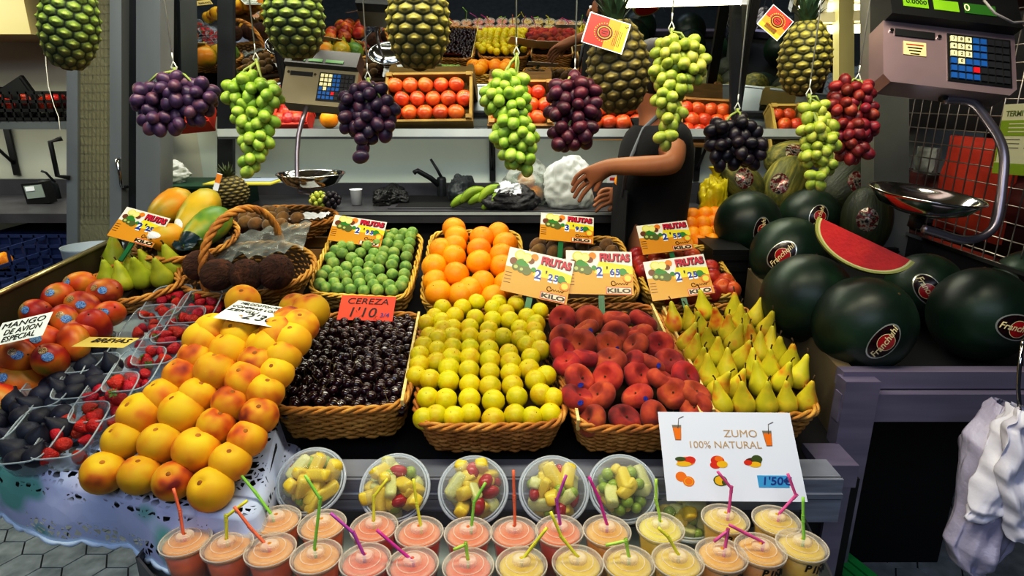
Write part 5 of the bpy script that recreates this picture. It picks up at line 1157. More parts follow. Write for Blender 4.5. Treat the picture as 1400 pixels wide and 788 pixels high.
plain_card((468, 404), (542, 406), (536, 440), (460, 437), 1.88, 1.93, red_card, 'orange red handwritten cherry price card reading CEREZA', [('CEREZA', .5, .76, .34, ink, .15, 1.3), ("1'10", .42, .3, .55, ink, .15, 1.1), ('3/4', .84, .22, .26, ink_blue, .1, 1.0)])
plain_card((322, 412), (397, 420), (374, 450), (296, 433), 1.42, 1.54, cream, 'white handwritten card lying on the yellow peaches', [('MELOCOTON PARA', .52, .86, .15, ink, .15, 1.1), ('COMPRAR LOS', .42, .67, .15, ink, .15, 1.1), ('ZERGU', .3, .49, .15, ink, .15, 1.2), ("2'30", .66, .28, .4, ink, .2, 1.3)])
plain_card((-6, 444), (70, 427), (61, 458), (-4, 473), 1.45, 1.5, cream, 'white handwritten card above the red mangoes', [('MANGO', .48, .78, .32, ink, .1, 1.2), ('DE AVION', .52, .48, .32, ink, .1, 1.2), ('ESPECIAL', .5, .18, .32, ink, .1, 1.2)])
plain_card((119, 461), (192, 462), (168, 476), (101, 474), 1.36, 1.42, tanc, 'tan handwritten card lying over the figs reading BREVAS', [('BREVAS', .56, .6, .55, ink, .15, 1.35)])
# big juice sign
T, w, h = quadframe(at(903, 557, 1.42), at(1078, 571, 1.42), at(1106, 680, 1.33), at(908, 692, 1.33))
b = MB(); b.box((w / 2, h / 2, -.001), (w, h, .002)); sgn = thing('juice_sign', b, mat('laminated_white', [(.3, 'd6dcea'), (.7, 'dde2ee')], 3, .12, coat=.6), 'large white laminated juice sign reading ZUMO 100% NATURAL', 'sign', T)
tan_ink = mat('tan_ink', 'b59a78', rough=.4); oj = mat('print_orange', 'e07a1c', rough=.3); gry = mat('print_grey', '7a7468', rough=.4)
text(sgn, 'ZUMO', h * .12, tan_ink, M.Translation((w * .60, h * .745, .0006)), 'lettering', sx=1.1); text(sgn, '100% NATURAL', h * .115, tan_ink, M.Translation((w * .47, h * .615, .0006)), 'lettering', sx=1.05)
for k, (x, y) in enumerate(((.13, .76), (.80, .70))):
    g = MB(); gw = w * .035; gh = h * .085
    g.prism([(x * w - gw, y * h + gh), (x * w + gw, y * h + gh), (x * w + gw * .62, y * h - gh * 1.1), (x * w - gw * .62, y * h - gh * 1.1)], 0, .0006, 1); g.prism([(x * w - gw * .86, y * h + gh * .62), (x * w + gw * .86, y * h + gh * .62), (x * w + gw * .55, y * h - gh), (x * w - gw * .55, y * h - gh)], 0, .0010, 0)
    g.tube([(x * w + gw * .2, y * h + gh * .5, .0008), (x * w + gw * .6, y * h + gh * 1.9, .0008), (x * w + gw * 1.7, y * h + gh * 2.2, .0008)], .0009, 5, 1); link('glass_picture', g.mesh('glass_picture', [oj, gry]), sgn)
pr = {'r': mat('print_red', 'c83a24', rough=.3), 'y': mat('print_yellow', 'dcae24', rough=.3), 'g': mat('print_green', '4a5a2a', rough=.3), 'b': mat('print_brown', '5a3420', rough=.3)}
def pic(items):
    g = MB(); z = .0006
    for (x, y, rx, ry, mi) in items: g.disc((x * w, y * h), rx * w, mi, 18, None, z, ry * h); z += .00012
    link('fruit_picture', g.mesh('fruit_picture', [oj, pr['r'], pr['y'], pr['g'], pr['b']]), sgn)
pic([(.17, .43, .065, .05, 0), (.2, .445, .04, .04, 1), (.13, .455, .04, .025, 3), (.15, .40, .055, .028, 2)]); pic([(.40, .44, .05, .055, 1), (.38, .39, .04, .04, 1), (.43, .40, .04, .04, 2), (.41, .46, .03, .03, 0)]); pic([(.66, .43, .06, .045, 4), (.69, .46, .04, .045, 3), (.67, .40, .045, .032, 2), (.62, .42, .03, .03, 1)])
pic([(.12, .26, .04, .055, 0), (.17, .21, .042, .055, 0), (.17, .21, .032, .042, 2), (.17, .21, .027, .036, 0)]); pic([(.4, .22, .05, .06, 3), (.4, .22, .042, .05, 2), (.43, .2, .022, .03, 3)])
g = MB(); g.box((.78 * w, .215 * h, .0006), (.22 * w, .13 * h, .0008)); pl = link('price_strip', g.mesh('price_strip', mat('blue_strip', '4a9ac8', rough=.3)), sgn); text(sgn, "1'50€", h * .12, ink_blue, M.Translation((.80 * w, .215 * h, .0014)), 'price', off=.0003, shear=.2, sx=1.2)
# ================================================================ weighing scales
disp_m = mat('lcd_green', [(.4, '6f9a1e'), (.6, '84b02a')], 5, .3, emit=.35); lcd_dim = mat('lcd_dark_green', '2c5c20', rough=.3, emit=.2)
keyw = mat('key_cream', 'e2dcae', rough=.4); keyb = mat('key_blue', '1f5c9a', rough=.4); keyd = mat('key_dark', '26262a', rough=.4); keyr = mat('key_red', 'c8202c', rough=.4)
pinksteel = mat('rosy_steel', [(.3, 'a58e98'), (.7, 'c8b0b4')], 4, .3, .7)
def scale_head(T, w, h, lab, body, dep=.06, bright=True):
    b = MB(); hp = h * (.51 if bright else .66); c = .018
    b.prism([(c, 0), (w - c, 0), (w, c), (w, hp), (0, hp), (0, c)], -dep, 0, 0)
    o = thing('weighing_scale', b, body, lab, 'scale', T)
    d_ = MB(); d_.add([(.01 * w, hp, .0), (.99 * w, hp, .0), (.99 * w, h, .0), (.01 * w, h, .0), (.01 * w, hp, .03), (.99 * w, hp, .03), (.99 * w, h, .005), (.01 * w, h, .005), ], [(0, 3, 2, 1), (4, 5, 6, 7), (0, 1, 5, 4), (3, 7, 6, 2), (0, 4, 7, 3), (1, 2, 6, 5)], 0, None, False); d_.box((w / 2, (hp + h) / 2, -dep / 2), (w * .98, h - hp, dep))
    dp = link('display_housing', d_.mesh('display_housing', black), o)
    A = M.Translation((0, hp, .031)) @ M.Rotation(-math.atan2(.025, h - hp), 4, 'X')
    for k, (x0, x1, mm) in enumerate(((.1, .29, disp_m if bright else lcd_dim), (.33, .52, disp_m if bright else lcd_dim), (.56, .8, lcd_dim))):
        s = MB(); s.box(((x0 + x1) / 2 * w, (h - hp) * .26, .0006), ((x1 - x0) * w, (h - hp) * .2, .001)); sc_ = link('display_window', s.mesh('display_window', mm), dp, A)
    if bright:
        text(dp, '0.0000', (h - hp) * .12, ink, A @ M.Translation((.2 * w, (h - hp) * .26, .0016)), 'digits'); text(dp, '0', (h - hp) * .2, keyw, A @ M.Translation((.58 * w, (h - hp) * .26, .0016)), 'digits')
    kp = MB(); kx0, kx1, ky0, ky1 = .48 * w, .96 * w, .12 * hp, .9 * hp
    kp.box(((kx0 + kx1) / 2, (ky0 + ky1) / 2, .001), (kx1 - kx0, ky1 - ky0, .003), 0)
    kpo = link('keypad', kp.mesh('keypad', black), o); kb = [MB() for _ in range(4)]
    for r in range(6):
        for c_ in range(8):
            mi = 0 if (c_ < 3 and r < 3) or (r == 3 and c_ == 1) else 3 if (r == 4 and c_ == 3) else 1 if (c_ < 5 and r < 4) or (c_ < 4) else 2
            x = kx0 + (c_ + .5 + .25) * (kx1 - kx0) / 8.5; y = ky1 - (r + .75) * (ky1 - ky0) / 6.5; kb[mi].box((x, y, .004), ((kx1 - kx0) / 8.5 * .78, (ky1 - ky0) / 6.5 * .76, .004))
            if mi == 0 and bright: text(kpo, '789456123 0 '[r * 3 + c_] if r < 3 else '0', (ky1 - ky0) * .09, ink, M.Translation((x, y, .0064)), 'numeral')
    for mi, (nm, mm) in enumerate((('number_keys', keyw), ('blue_keys', keyb), ('dark_keys', keyd), ('red_key', keyr))): link(nm, kb[mi].mesh(nm, mm), kpo)
    s = MB(); s.box((.235 * w, .82 * hp, .0015), (.30 * w, .11 * hp, .004), 0); s.disc((.06 * w, .84 * hp), .005, 1, 12, None, .004); s.disc((.42 * w, .82 * hp), .005, 1, 12, None, .004); link('printer_slot', s.mesh('printer_slot', [black, chrome]), o)
    if bright:
        l_ = MB(); l_.box((.235 * w, .58 * hp, .0012), (.17 * w, .22 * hp, .0014)); lb = link('paper_label', l_.mesh('paper_label', mat('label_cream', 'dcc890', rough=.5)), o)
        for k in range(4): q = MB(); q.box((.235 * w, (.64 - .05 * k) * hp, .0021), ((.13 - .02 * k) * w, .006 * h + .0012, .0006)); link('print_line', q.mesh('print_line', ink if k else mat('label_red', 'a83a2a')), lb)
    return o
T, w, h = quadframe(at(1212, -46, 1.54), at(1398, -28, 1.54), at(1376, 132, 1.48), at(1203, 108, 1.48))
sc1 = scale_head(T, w, h, 'hanging weighing scale with keypad and green display at the right', pinksteel)
inv = T.inverted()
b = MB(); p0 = inv @ at(1290, 118, 1.52); pts = [p0, inv @ at(1290, 138, 1.52)]; b.tube(pts, .011, 10); link('neck', b.mesh('neck', black), sc1)
arm = [(1290, 137), (1312, 137), (1332, 143), (1350, 165), (1366, 190), (1373, 215), (1371, 250), (1366, 290), (1358, 312), (1340, 325), (1315, 328), (1280, 318), (1262, 313)]
b = MB(); fine = []
P = [inv @ at(x, y, 1.52) for x, y in arm]
for i in range(len(P) - 1):
    a0, a1, a2, a3 = P[max(0, i - 1)], P[i], P[i + 1], P[min(len(P) - 1, i + 2)]
    for k in range(4):
        f = k / 4; fine.append(.5 * (2 * a1 + (a2 - a0) * f + (2 * a0 - 5 * a1 + 4 * a2 - a3) * f * f + (3 * a1 - a0 - 3 * a2 + a3) * f ** 3))
fine.append(P[-1]); b.tube(fine, .0105, 8); link('pan_arm', b.mesh('pan_arm', mat('arm_steel', [(.3, '77707a'), (.7, '99929a')], 5, .35, .8)), sc1)
def pan(r, dep): b = MB(); b.lathe([(0, -dep), (r * .45, -dep * .93), (r * .8, -dep * .6), (r * .97, -dep * .1), (r * 1.0, 0), (r * 1.04, .001), (r * 1.03, .004), (r * .985, .003), (r * .95, -dep * .1), (r * .78, -dep * .55), (r * .43, -dep * .88), (0, -dep * .95)], 40); return b
cpan = at(1266, 266, 1.56); pb = link('pan', pan(.127, .05).mesh('pan', chrome), sc1, inv @ frame(cpan, (.10, -.08, 1))); b = MB(); b.tube([(0, 0, -.045), (0, 0, -.085)], .018, 12); link('pan_post', b.mesh('pan_post', black), pb)
b = MB(); q0 = inv @ at(1240, -20, 1.6); b.tube([inv @ (at(1300, -20, 1.56)), inv @ V((at(1300, -20, 1.56).x, at(1300, -20, 1.56).y, 2.53))], .012, 8); link('hanger_rod', b.mesh('hanger_rod', steel_dark), sc1)
b = MB(); b.tube([at(1345, 0, 1.45), at(1360, 18, 1.44), at(1385, 31, 1.45), at(1402, 30, 1.47), at(1420, 20, 1.5)], .003, 6); thing('cable', b, mat('grey_cable', '8d8888', rough=.5), 'grey cable looping across the right scale display', 'cable')
T, w, h = quadframe(at(385, 62, 2.35), at(490, 76, 2.35), at(488, 146, 2.30), at(392, 143, 2.30))
sc2 = scale_head(T, w, h, 'black topped weighing scale behind the dark purple grapes', mat('beige_steel', [(.3, '7a7462'), (.7, '989078')], 4, .4, .5), .06, False)
inv = T.inverted(); b = MB(); arm = [(420, 145), (413, 165), (408, 185), (406, 210), (406, 245), (410, 262), (425, 264)]; b.tube([inv @ at(x, y, 2.32) for x, y in arm], .009, 8); link('pan_arm', b.mesh('pan_arm', MATS['arm_steel']), sc2)
link('pan', pan(.122, .055).mesh('pan', chrome), sc2, inv @ frame(at(425, 238, 2.33), (0, 0, 1)))
b = MB(); p = at(430, 70, 2.36); b.tube([inv @ p, inv @ V((p.x, p.y, 2.53))], .012, 8); link('hanger_rod', b.mesh('hanger_rod', black), sc2)
# ================================================================ back shelf: boxes of orange fruit
def fruit_box(TL, TR, BR, BL, d0, d1, lab, me, fname, flab, nx, ny, size, box_m=None, frn=None, name='fruit_box'):
    m, w, l = rimframe(at(*BL, d0), at(*BR, d0), at(*TR, d1), at(*TL, d1)); hgt = .075
    b = MB()
    for sy in (-1, 1): b.box((0, sy * l / 2, -hgt / 2 + .01), (w + .02, .012, hgt))
    for sx in (-1, 1): b.box((sx * w / 2, 0, -hgt / 2 + .014), (.014, l, hgt + .008))
    b.box((0, 0, -hgt + .01), (w, l, .01)); o = thing(name, b, box_m or crate_wood, lab, 'box', m, 'boxes of fruit on the back shelf')
    c = MB()
    for sx in (-1, 1):
        for sy in (-1, 1): c.box((sx * (w / 2 - .01), sy * (l / 2 - .012), -hgt / 2 + .02), (.026, .02, hgt + .012))
    link('corner_posts', c.mesh('corner_posts', box_m or crate_wood), o)
    for r in range(ny):
        for i in range(nx):
            x = ((i + .5 + (.25 if r % 2 else -.25) * (1 if nx > 1 else 0)) / nx - .5) * (w - .03); y = ((r + .5) / ny - .5) * (l - .03)
            put(me, fname, m @ V((x, y, -.008)), size * rnd.uniform(.94, 1.05), f'{flab}, {nth(i, nx)} in {nrow(r)} of ' + frn, fname.replace('_', ' '), flab + ' in the ' + frn, (0, -.5, 1), .5)
    return o
fruit_box((532, 104), (643, 100), (645, 166), (526, 166), 2.88, 2.95, 'wooden box of red orange persimmons above the sink', persimmon, 'persimmon', 'red orange persimmon', 5, 3, .078, mat('box_ochre', [(.3, '6d5524'), (.7, '927638')], 8, .7), 'box above the sink')
fruit_box((672, 112), (752, 112), (756, 172), (668, 172), 2.88, 2.95, 'wooden box of persimmons behind the central green grapes', persimmon, 'persimmon', 'orange persimmon', 4, 3, .076, None, 'box behind green grapes')
fruit_box((806, 132), (886, 132), (890, 180), (804, 180), 2.88, 2.94, 'wooden box of orange fruit behind the brownish pineapple', persimmon, 'persimmon', 'orange persimmon', 4, 2, .08, None, 'box behind brownish pineapple')
fruit_box((930, 135), (1004, 140), (1008, 190), (930, 190), 2.88, 2.95, 'wooden box of orange fruit right of the person', persimmon, 'persimmon', 'bright persimmon', 4, 3, .074, None, 'box right of the person')
fruit_box((1052, 145), (1096, 145), (1100, 192), (1062, 196), 2.88, 2.95, 'slim wooden box of oranges below the golden pineapple', persimmon, 'persimmon', 'small persimmon', 2, 3, .068, mat('box_pale', [(.3, '96803c'), (.7, 'b9a35a')], 8, .7), 'box below the golden pineapple')
redtray = mat('red_tray', [(.4, 'a82a1a'), (.6, 'c43a22')], 8, .5)
fruit_box((384, 146), (420, 146), (422, 170), (370, 172), 2.9, 2.96, 'red tray of peaches beside the black scale', nectarine, 'nectarine', 'pinkish nectarine', 3, 2, .078, redtray, 'red tray')
p = ony(450, 164, 2.98); put(orange, 'orange', V((p.x, p.y, SZ + .015 + .04)), .085, 'single orange left on the back shelf below the scale', 'orange', None)
fruit_box((236, 128), (285, 128), (285, 168), (232, 168), 2.88, 2.95, 'orange red box on the shelf behind the purple grapes', nectarine, 'nectarine', 'red nectarine', 3, 2, .075, redtray, 'orange red box')
# things on the back counter
def oc(px, py, y, z): p = ony(px, py, y); return V((p.x, y, z))
CT = CZ
p = oc(588, 270, 3.1, CT); b = MB(); b.lathe([(.024, 0), (.024, .09), (.02, .1), (.0, .105)], 16); fc = thing('faucet', b, MATS['dark_post'], 'dark single lever faucet over the sink', 'faucet', M.Translation(p + V((.055, .04, 0)) ))
b = MB(); b.tube([(0, 0, .05), (-.05, -.03, .1), (-.11, -.06, .14), (-.125, -.07, .13)], [.014, .013, .012, .012], 8); link('spout', b.mesh('spout', MATS['dark_post']), fc); b = MB(); b.tube([(0, 0, .1), (-.02, 0, .14), (-.05, 0, .19)], [.008, .007, .006], 7); link('lever', b.mesh('lever', MATS['dark_post']), fc)
p = oc(488, 280, 2.9, CT); b = MB(); b.lathe([(0, .003), (.024, .003), (.027, .07), (.03, .072), (.03, .075), (.028, .075), (.025, .004)][0:6], 18); thing('plastic_cup', b, white, 'white plastic cup on the counter beside the sink', 'cup', M.Translation(p))
ban_m = mat('green_banana', [(.3, '5d7a1c'), (.7, '8aa02a')], 10, .45, rv=.08)
c = oc(662, 285, 2.78, CT)
for i, (dx, dz, r_) in enumerate([(-.09, .02, .3), (-.05, .05, .5), (-.01, .03, .2), (.03, .06, .6), (.05, .02, .4), (.075, .045, .8)]):
    b = MB(); n = 9; b.tube([(-.06 + .12 * t / n, 0, .018 * math.sin(PI * t / n)) for t in range(n + 1)], [.004 + .018 * math.sin(PI * min(1, max(0, (t + .4) / (n + .8)))) ** .6 for t in range(n + 1)], 8)
    T = M.Translation(c + V((dx, -.01 * i, dz + .012))) @ M.Rotation(-r_, 4, 'Y') @ M.Rotation(.3 * r_, 4, 'Z'); thing('green_banana', b, ban_m, f'green banana on the counter, {nth(i, 6)} of the small heap', 'banana', T, 'green bananas on the counter')
def bag(lab, c, r, m, seed, amp=.3, sq=(1, 1, 1), name='plastic_bag', knot=False, cat='bag'):
    b = MB()
    def f(p):
        d = p.normalized() if p.length > 0 else V((0, 0, 1)); n1 = NZ.noise(d * 1.6 + V((seed, 0, 0))); n2 = 1 - abs(NZ.noise(d * 3.2 + V((0, seed, 0)))) * 3; n3 = 1 - abs(NZ.noise(d * 7 + V((0, seed, 3)))) * 3; q = d * r * (1 + amp * n1 + amp * .35 * n2 + amp * .14 * n3)
        return V((q.x * sq[0], q.y * sq[1], max(q.z * sq[2], -r * .75 * sq[2])))
    b.ell((0, 0, 0), 1, 64, 44, 0, None, f)
    if knot: b.lathe([(.03, r * .7 * sq[2]), (.012, r * .95 * sq[2]), (.02, r * 1.15 * sq[2]), (.035, r * 1.3 * sq[2])], 14)
    return thing(name, b, m, lab, cat, M.Translation(c + V((0, 0, r * .75 * sq[2]))))
film = clear('bag_film', 'd9dfda', .22, .3); film_w = clear('bag_white', 'dfe3e0', .55, .4)
bag('white carrier bag being filled at the counter', oc(775, 280, 2.85, CT), .115, film_w, 3, .2, (1, .8, 1.1))
ob = oc(722, 280, 2.95, CT)
for i, (dx, dz) in enumerate([(-.05, .04), (.03, .045), (-.01, .11)]): put(orange, 'orange', ob + V((dx, 0, dz)), .085, f'orange inside the tied clear bag, {("left", "right", "top")[i]} one', 'orange', 'oranges in the clear bag')
bag('clear bag of oranges on the back counter', ob, .115, film, 8, .2, (1, .9, 1))
dkf = mat('dark_net', [(.3, '0e0f11'), (.7, '2a2a2e')], 30, .5, bump=.6, bscale=80)
bag('dark crumpled bag beside the green bananas', oc(633, 282, 3.0, CT), .07, mat('grey_bag', [(.3, '2c3236'), (.7, '464e52')], 8, .4), 12, .25); bag('dark net bag with a white tie on the counter', oc(700, 290, 2.75, CT), .09, dkf, 5, .3, (1.2, .8, .7)); b = MB()
bag('white crumpled wrapper on top of the dark net bag', oc(697, 272, 2.72, CT) + V((0, 0, .075)), .035, white, 9, .8, (1.3, .8, .8), 'wrapper', cat='wrapper')
for i, (px, d_) in enumerate(((525, .05), (545, .045), (536, .055))): bag(f'{("left", "right", "middle")[i]} lump of dark grapes in black wrapping by the sink', oc(px, 278, 2.9 + .04 * i, CT), d_, black, 20 + i, .4, (1, .8, .8), 'wrapped_grapes', cat='grapes')
for i, (px, m_, lab) in enumerate(((436, g_grn2, 'small green grape cluster under the left scale pan'), (453, g_blk, 'small black grape cluster under the left scale pan'))):
    c = oc(px, 272, 2.8, CT); o = thing('grape_cluster', None, None, lab, 'grapes', M.Translation(c))
    for k in range(22): a = k * 2.4; z = 1 - 2 * (k + .5) / 22; q = math.sqrt(1 - z * z); link('grape', GM[m_.name], o, M.Translation((q * math.cos(a) * .035, q * math.sin(a) * .035, .04 + z * .03)) @ S(.024))
grn_c = mat('dark_green_crate', [(.3, '0c3020'), (.7, '13452e')], 6, .5)
c = oc(260, 250, 2.9, CT); b = MB(); b.box((0, 0, .05), (.5, .3, .1)); b.box((0, 0, .103), (.53, .33, .012)); thing('green_crate', b, grn_c, 'dark green crate on the counter behind the papayas', 'crate', M.Translation(c))
bag('clear crumpled bag on the dark green crate', c + V((-.1, -.02, .108)), .075, film_w, 31, .35, (1.4, .8, .7))
b = MB(); T = M.Translation(c + V((.28, -.05, .112))); b.box((0, 0, .004), (.3, .2, .006), 0); b.box((.05, .02, .009), (.16, .12, .004), 1); thing('paper_stack', b, [mat('yellow_paper', 'c9bd4a', rough=.6), mat('blue_grey_paper', '9aa6bc', rough=.6)], 'yellow and blue papers lying on the dark green crate', 'paper', T)
yb = clear('yellow_film', 'd8c81c', .75, .35)
c = at(975, 285, 2.62); bag('yellow plastic bag beside the back watermelon', c + V((0, 0, -.09)), .085, mat('yellow_bag', [(.3, 'b9a80e'), (.7, 'd8ca1c')], 10, .4, bump=.5, bscale=40), 17, .4, (.7, .6, 1.5), knot=True)
b = MB(); p = oc(850, 248, 3.2, 1.3); b.box((0, 0, 0), (.14, .006, .1), 0); b.box((-.01, -.004, -.02), (.09, .003, .014), 1); thing('notice', b, [white, tagm_r], 'small white notice with a red bar on the back wall', 'sign', M.Translation((p.x, WALLY - .01, 1.22)))
c = oc(845, 278, 2.9, CT)
for i, (dx, dz) in enumerate(((-.02, .042), (.05, .042), (.02, .11))): put(orange, 'orange', c + V((dx, 0, dz)), .085, f'orange in the shadow beside the person, {("left", "right", "upper")[i]} one', 'orange', 'oranges beside the person')
# ================================================================ person at the back counter
def skin_mesh(name, nodes, edges, m, sub=2):
    me = bpy.data.meshes.new(name); me.from_pydata([n[0] for n in nodes], edges, []); o = bpy.data.objects.new(name, me); COL.objects.link(o)
    md = o.modifiers.new('s', 'SKIN'); md.use_smooth_shade = True
    for i, n in enumerate(nodes):
        r = n[1] if isinstance(n[1], tuple) else (n[1], n[1]); o.data.skin_vertices[0].data[i].radius = r
    o.data.skin_vertices[0].data[0].use_root = True
    s = o.modifiers.new('u', 'SUBSURF'); s.levels = sub; s.render_levels = sub
    bpy.context.view_layer.update(); dg = bpy.context.evaluated_depsgraph_get(); out = bpy.data.meshes.new_from_object(o.evaluated_get(dg)); bpy.data.objects.remove(o)
    out.materials.clear(); out.materials.append(m); out.polygons.foreach_set('use_smooth', [True] * len(out.polygons)); out.name = name; return out
skinm = mat('skin_tone', [(.3, '86573a'), (.7, '9e6c46')], 8, .5, sss=.05); blackcloth = mat('black_cloth', [(.3, '08080a'), (.7, '121214')], 12, .9, bump=.15, bscale=90); hairm = mat('dark_hair', [(.3, '0c0806'), (.7, '1a120c')], 40, .6)
B = V((at(892, 240, 2.45).x, 2.48, 0))
def W(px, py, d): return at(px, py, d) - B
sh_y = 0
pel = V((.0, 0, .98)); sp = V((.01, 0, 1.15)); ch = V((.01, 0, 1.36)); nk0 = V((0, 0, 1.50)); nk1 = V((-.02, 0, 1.56)); hd = V((-.04, 0, 1.66)); hd2 = V((-.035, 0, 1.74))
shL = V((.02, -.185, 1.45)); elL = W(922, 226, 2.16); wrL = W(828, 228, 2.26); pmL = W(808, 240, 2.28)
shR = V((.0, .17, 1.46)); elR = W(905, 262, 2.66); wrR = W(858, 268, 2.58); pmR = W(836, 268, 2.56)
nodes = [(pel, (.10, .14)), (sp, (.095, .13)), (ch, (.10, .145)), (nk0, .06), (nk1, .052), (hd, (.078, .09)), (hd2, (.07, .08)),
         (shL, .06), (elL, .043), (wrL, .031), (pmL, .032), (shR, .06), (elR, .042), (wrR, .028), (pmR, .03),
         (V((0, -.1, .9)), .09), (V((-.01, -.1, .5)), .06), (V((.02, -.1, .09)), .045), (V((-.13, -.1, .04)), .035), (V((0, .1, .9)), .09), (V((-.01, .1, .5)), .06), (V((.02, .1, .09)), .045), (V((-.13, .1, .04)), .035)]
edges = [(0, 1), (1, 2), (2, 3), (3, 4), (4, 5), (5, 6), (2, 7), (7, 8), (8, 9), (9, 10), (2, 11), (11, 12), (12, 13), (13, 14), (0, 15), (15, 16), (16, 17), (17, 18), (0, 19), (19, 20), (20, 21), (21, 22)]
def fingers(ip, palm, wrist, side):
    d = (palm - wrist).normalized(); n0 = V((0, side, .2)).normalized(); up = d.cross(n0).normalized()
    for k in range(4):
        o = up * ((k - 1.5) * .019); l = (.075, .085, .08, .062)[k]; a = palm + d * .012 + o; b_ = palm + d * (.012 + l * .5) + o * 1.15 + V((0, 0, -.01)); c_ = palm + d * (.012 + l * .8) + o * 1.15 + V((0, 0, -.035))
        i = len(nodes); nodes.extend([(a, .0105), (b_, .0092), (c_, .0075)]); edges.extend([(ip, i), (i, i + 1), (i + 1, i + 2)])
    i = len(nodes); t0 = palm - d * .02 + up * -.034; nodes.extend([(t0, .012), (t0 + d * .035 + up * -.018 + V((0, 0, -.01)), .0095)]); edges.extend([(ip, i), (i, i + 1)])
fingers(10, pmL, wrL, -1); fingers(14, pmR, wrR, -1)
body = skin_mesh('person', nodes, edges, skinm, 2)
po = thing('person', body, None, 'person in a black T-shirt and apron reaching over the back counter', 'person', M.Translation(B))
grow = .012
tn = [(V((.0, 0, .92)), (.118, .155)), (sp, (.112, .15)), (ch, (.115, .16)), (V((.0, 0, 1.47)), (.10, .14)), (shL, .082), (shL.lerp(elL, .45), .066), (shR, .078), (shR.lerp(elR, .5), .062)]
link('t_shirt', skin_mesh('t_shirt', tn, [(0, 1), (1, 2), (2, 3), (2, 4), (4, 5), (2, 6), (6, 7)], blackcloth, 2), po)
tr = [(V((0, 0, .95)), (.14, .16)), (V((0, -.1, .88)), .105), (V((-.01, -.1, .5)), .078), (V((.01, -.1, .1)), .07), (V((0, .1, .88)), .105), (V((-.01, .1, .5)), .078), (V((.01, .1, .1)), .07)]
link('trousers', skin_mesh('trousers', tr, [(0, 1), (1, 2), (2, 3), (0, 4), (4, 5), (5, 6)], blackcloth, 2), po)
b = MB(); b.grid(lambda u, v: V((-.125 - .02 * math.sin(PI * u), (u - .5) * .34, .55 + .72 * v)), 8, 10); b.grid(lambda u, v: V((-.121 - .02 * math.sin(PI * u), (u - .5) * .34, .55 + .72 * v)), 8, 10); ap = link('apron', b.mesh('apron', blackcloth), po)
b = MB(); b.tube([(-.135, -.12, 1.24), (-.125, -.14, 1.36), (-.07, -.12, 1.49), (.0, -.07, 1.545)], .009, 6, flat=.4); link('strap', b.mesh('strap', mat('grey_strap', '7a7f86', rough=.7)), ap)
hr = MB(); hr.ell((-.02, 0, 1.70), (.105, .092, .115), 24, 16, 0, None, lambda p: p * 1 if (p.x > -.085 or p.z > 1.735) else V((-.085, p.y * .8, p.z))); link('hair', hr.mesh('hair', hairm), po)
for sy in (-1, 1):
    b = MB(); b.ell((-.113, sy * .032, 1.665), (.012, .013, .009), 10, 8, 0); b.ell((-.121, sy * .032, 1.665), (.006, .006, .006), 8, 6, 1); link('eye', b.mesh('eye', [white, black]), po)
    b = MB(); b.ell((-.02, sy * .092, 1.65), (.018, .008, .03), 12, 8); link('ear', b.mesh('ear', skinm), po)
b = MB(); b.lathe([(0, -.02), (.012, -.018), (.014, -.005), (.007, .025), (0, .03)], 10, 0, M.Translation((-.124, 0, 1.645))); link('nose', b.mesh('nose', skinm), po)
b = MB(); b.ell((-.117, 0, 1.605), (.008, .022, .006), 10, 6); link('mouth', b.mesh('mouth', mat('lips', '7a3a2c', rough=.5)), po)
# ================================================================ left background: shelf crates, blue crates
tom_m = mat('tomato_red', [(.3, 'b82a10'), (.7, 'd0401c')], 8, .3, rv=.1); tomato = ms(lambda b: (dimple(b, depth=.06, sq=.85), b.ell((0, 0, .39), (.08, .08, .02), 6, 3, 1)), [tom_m, leaf_m], 'tomato')
def basket_crate(lab, T, w, l, h, m, group=None):
    b = MB(); n = 8
    for k in range(4):
        z = .01 + k * (h - .015) / 3
        for sy in (-1, 1): b.box((0, sy * l / 2, z), (w, .008, .014))
        for sx in (-1, 1): b.box((sx * w / 2, 0, z), (.008, l, .014))
    for i in range(n + 1):
        x = (i / n - .5) * w
        for sy in (-1, 1): b.box((x, sy * l / 2, h / 2), (.008, .008, h))
    for i in range(6):
        y = (i / 5 - .5) * l
        for sx in (-1, 1): b.box((sx * w / 2, y, h / 2), (.008, .008, h))
    b.box((0, 0, .006), (w, l, .01)); return thing('plastic_crate', b, m, lab, 'crate', T, group)
z0 = SZ + .03 + .018
p = oc(62, 168, 3.08, z0); basket_crate('black slatted crate of tomatoes on the left shelf', M.Translation(p), .30, .26, .13, black, 'black crates on the left shelf')
for i in range(9): put(tomato, 'tomato', p + V(((i % 3 - 1) * .08, (i // 3 - 1) * .075, .075 + .02 * (i % 2))), .078, f'red tomato in the right shelf crate, {nth(i % 3, 3)} in {nrow(i // 3)}', 'tomato', 'tomatoes in the right shelf crate', wob=.6)
p = oc(-15, 168, 3.08, z0); basket_crate('black slatted crate of tomatoes cut off by the left edge', M.Translation(p), .26, .26, .15, black, 'black crates on the left shelf')
for i in range(6): put(tomato, 'tomato', p + V(((i % 3 - 1) * .07, (i // 3 - .5) * .1, .11)), .078, f'red tomato in the left edge crate, {nth(i % 3, 3)} in the {nrow(i // 3)}', 'tomato', 'tomatoes in the left shelf crate', wob=.6)
p = oc(30, 128, 3.0, z0 + .1); b = MB(); b.box((0, 0, .0), (.13, .02, .16)); b.box((0, -.013, .0), (.11, .01, .14)); thing('folded_crate', b, black, 'black folded crate leaning between the two tomato crates', 'crate', M.Translation(p) @ M.Rotation(-.5, 4, 'Y'))
bluec = mat('blue_crate', [(.3, '1a2850'), (.7, '2a3c70')], 6, .45)
p = oc(58, 330, 2.72, 0); 
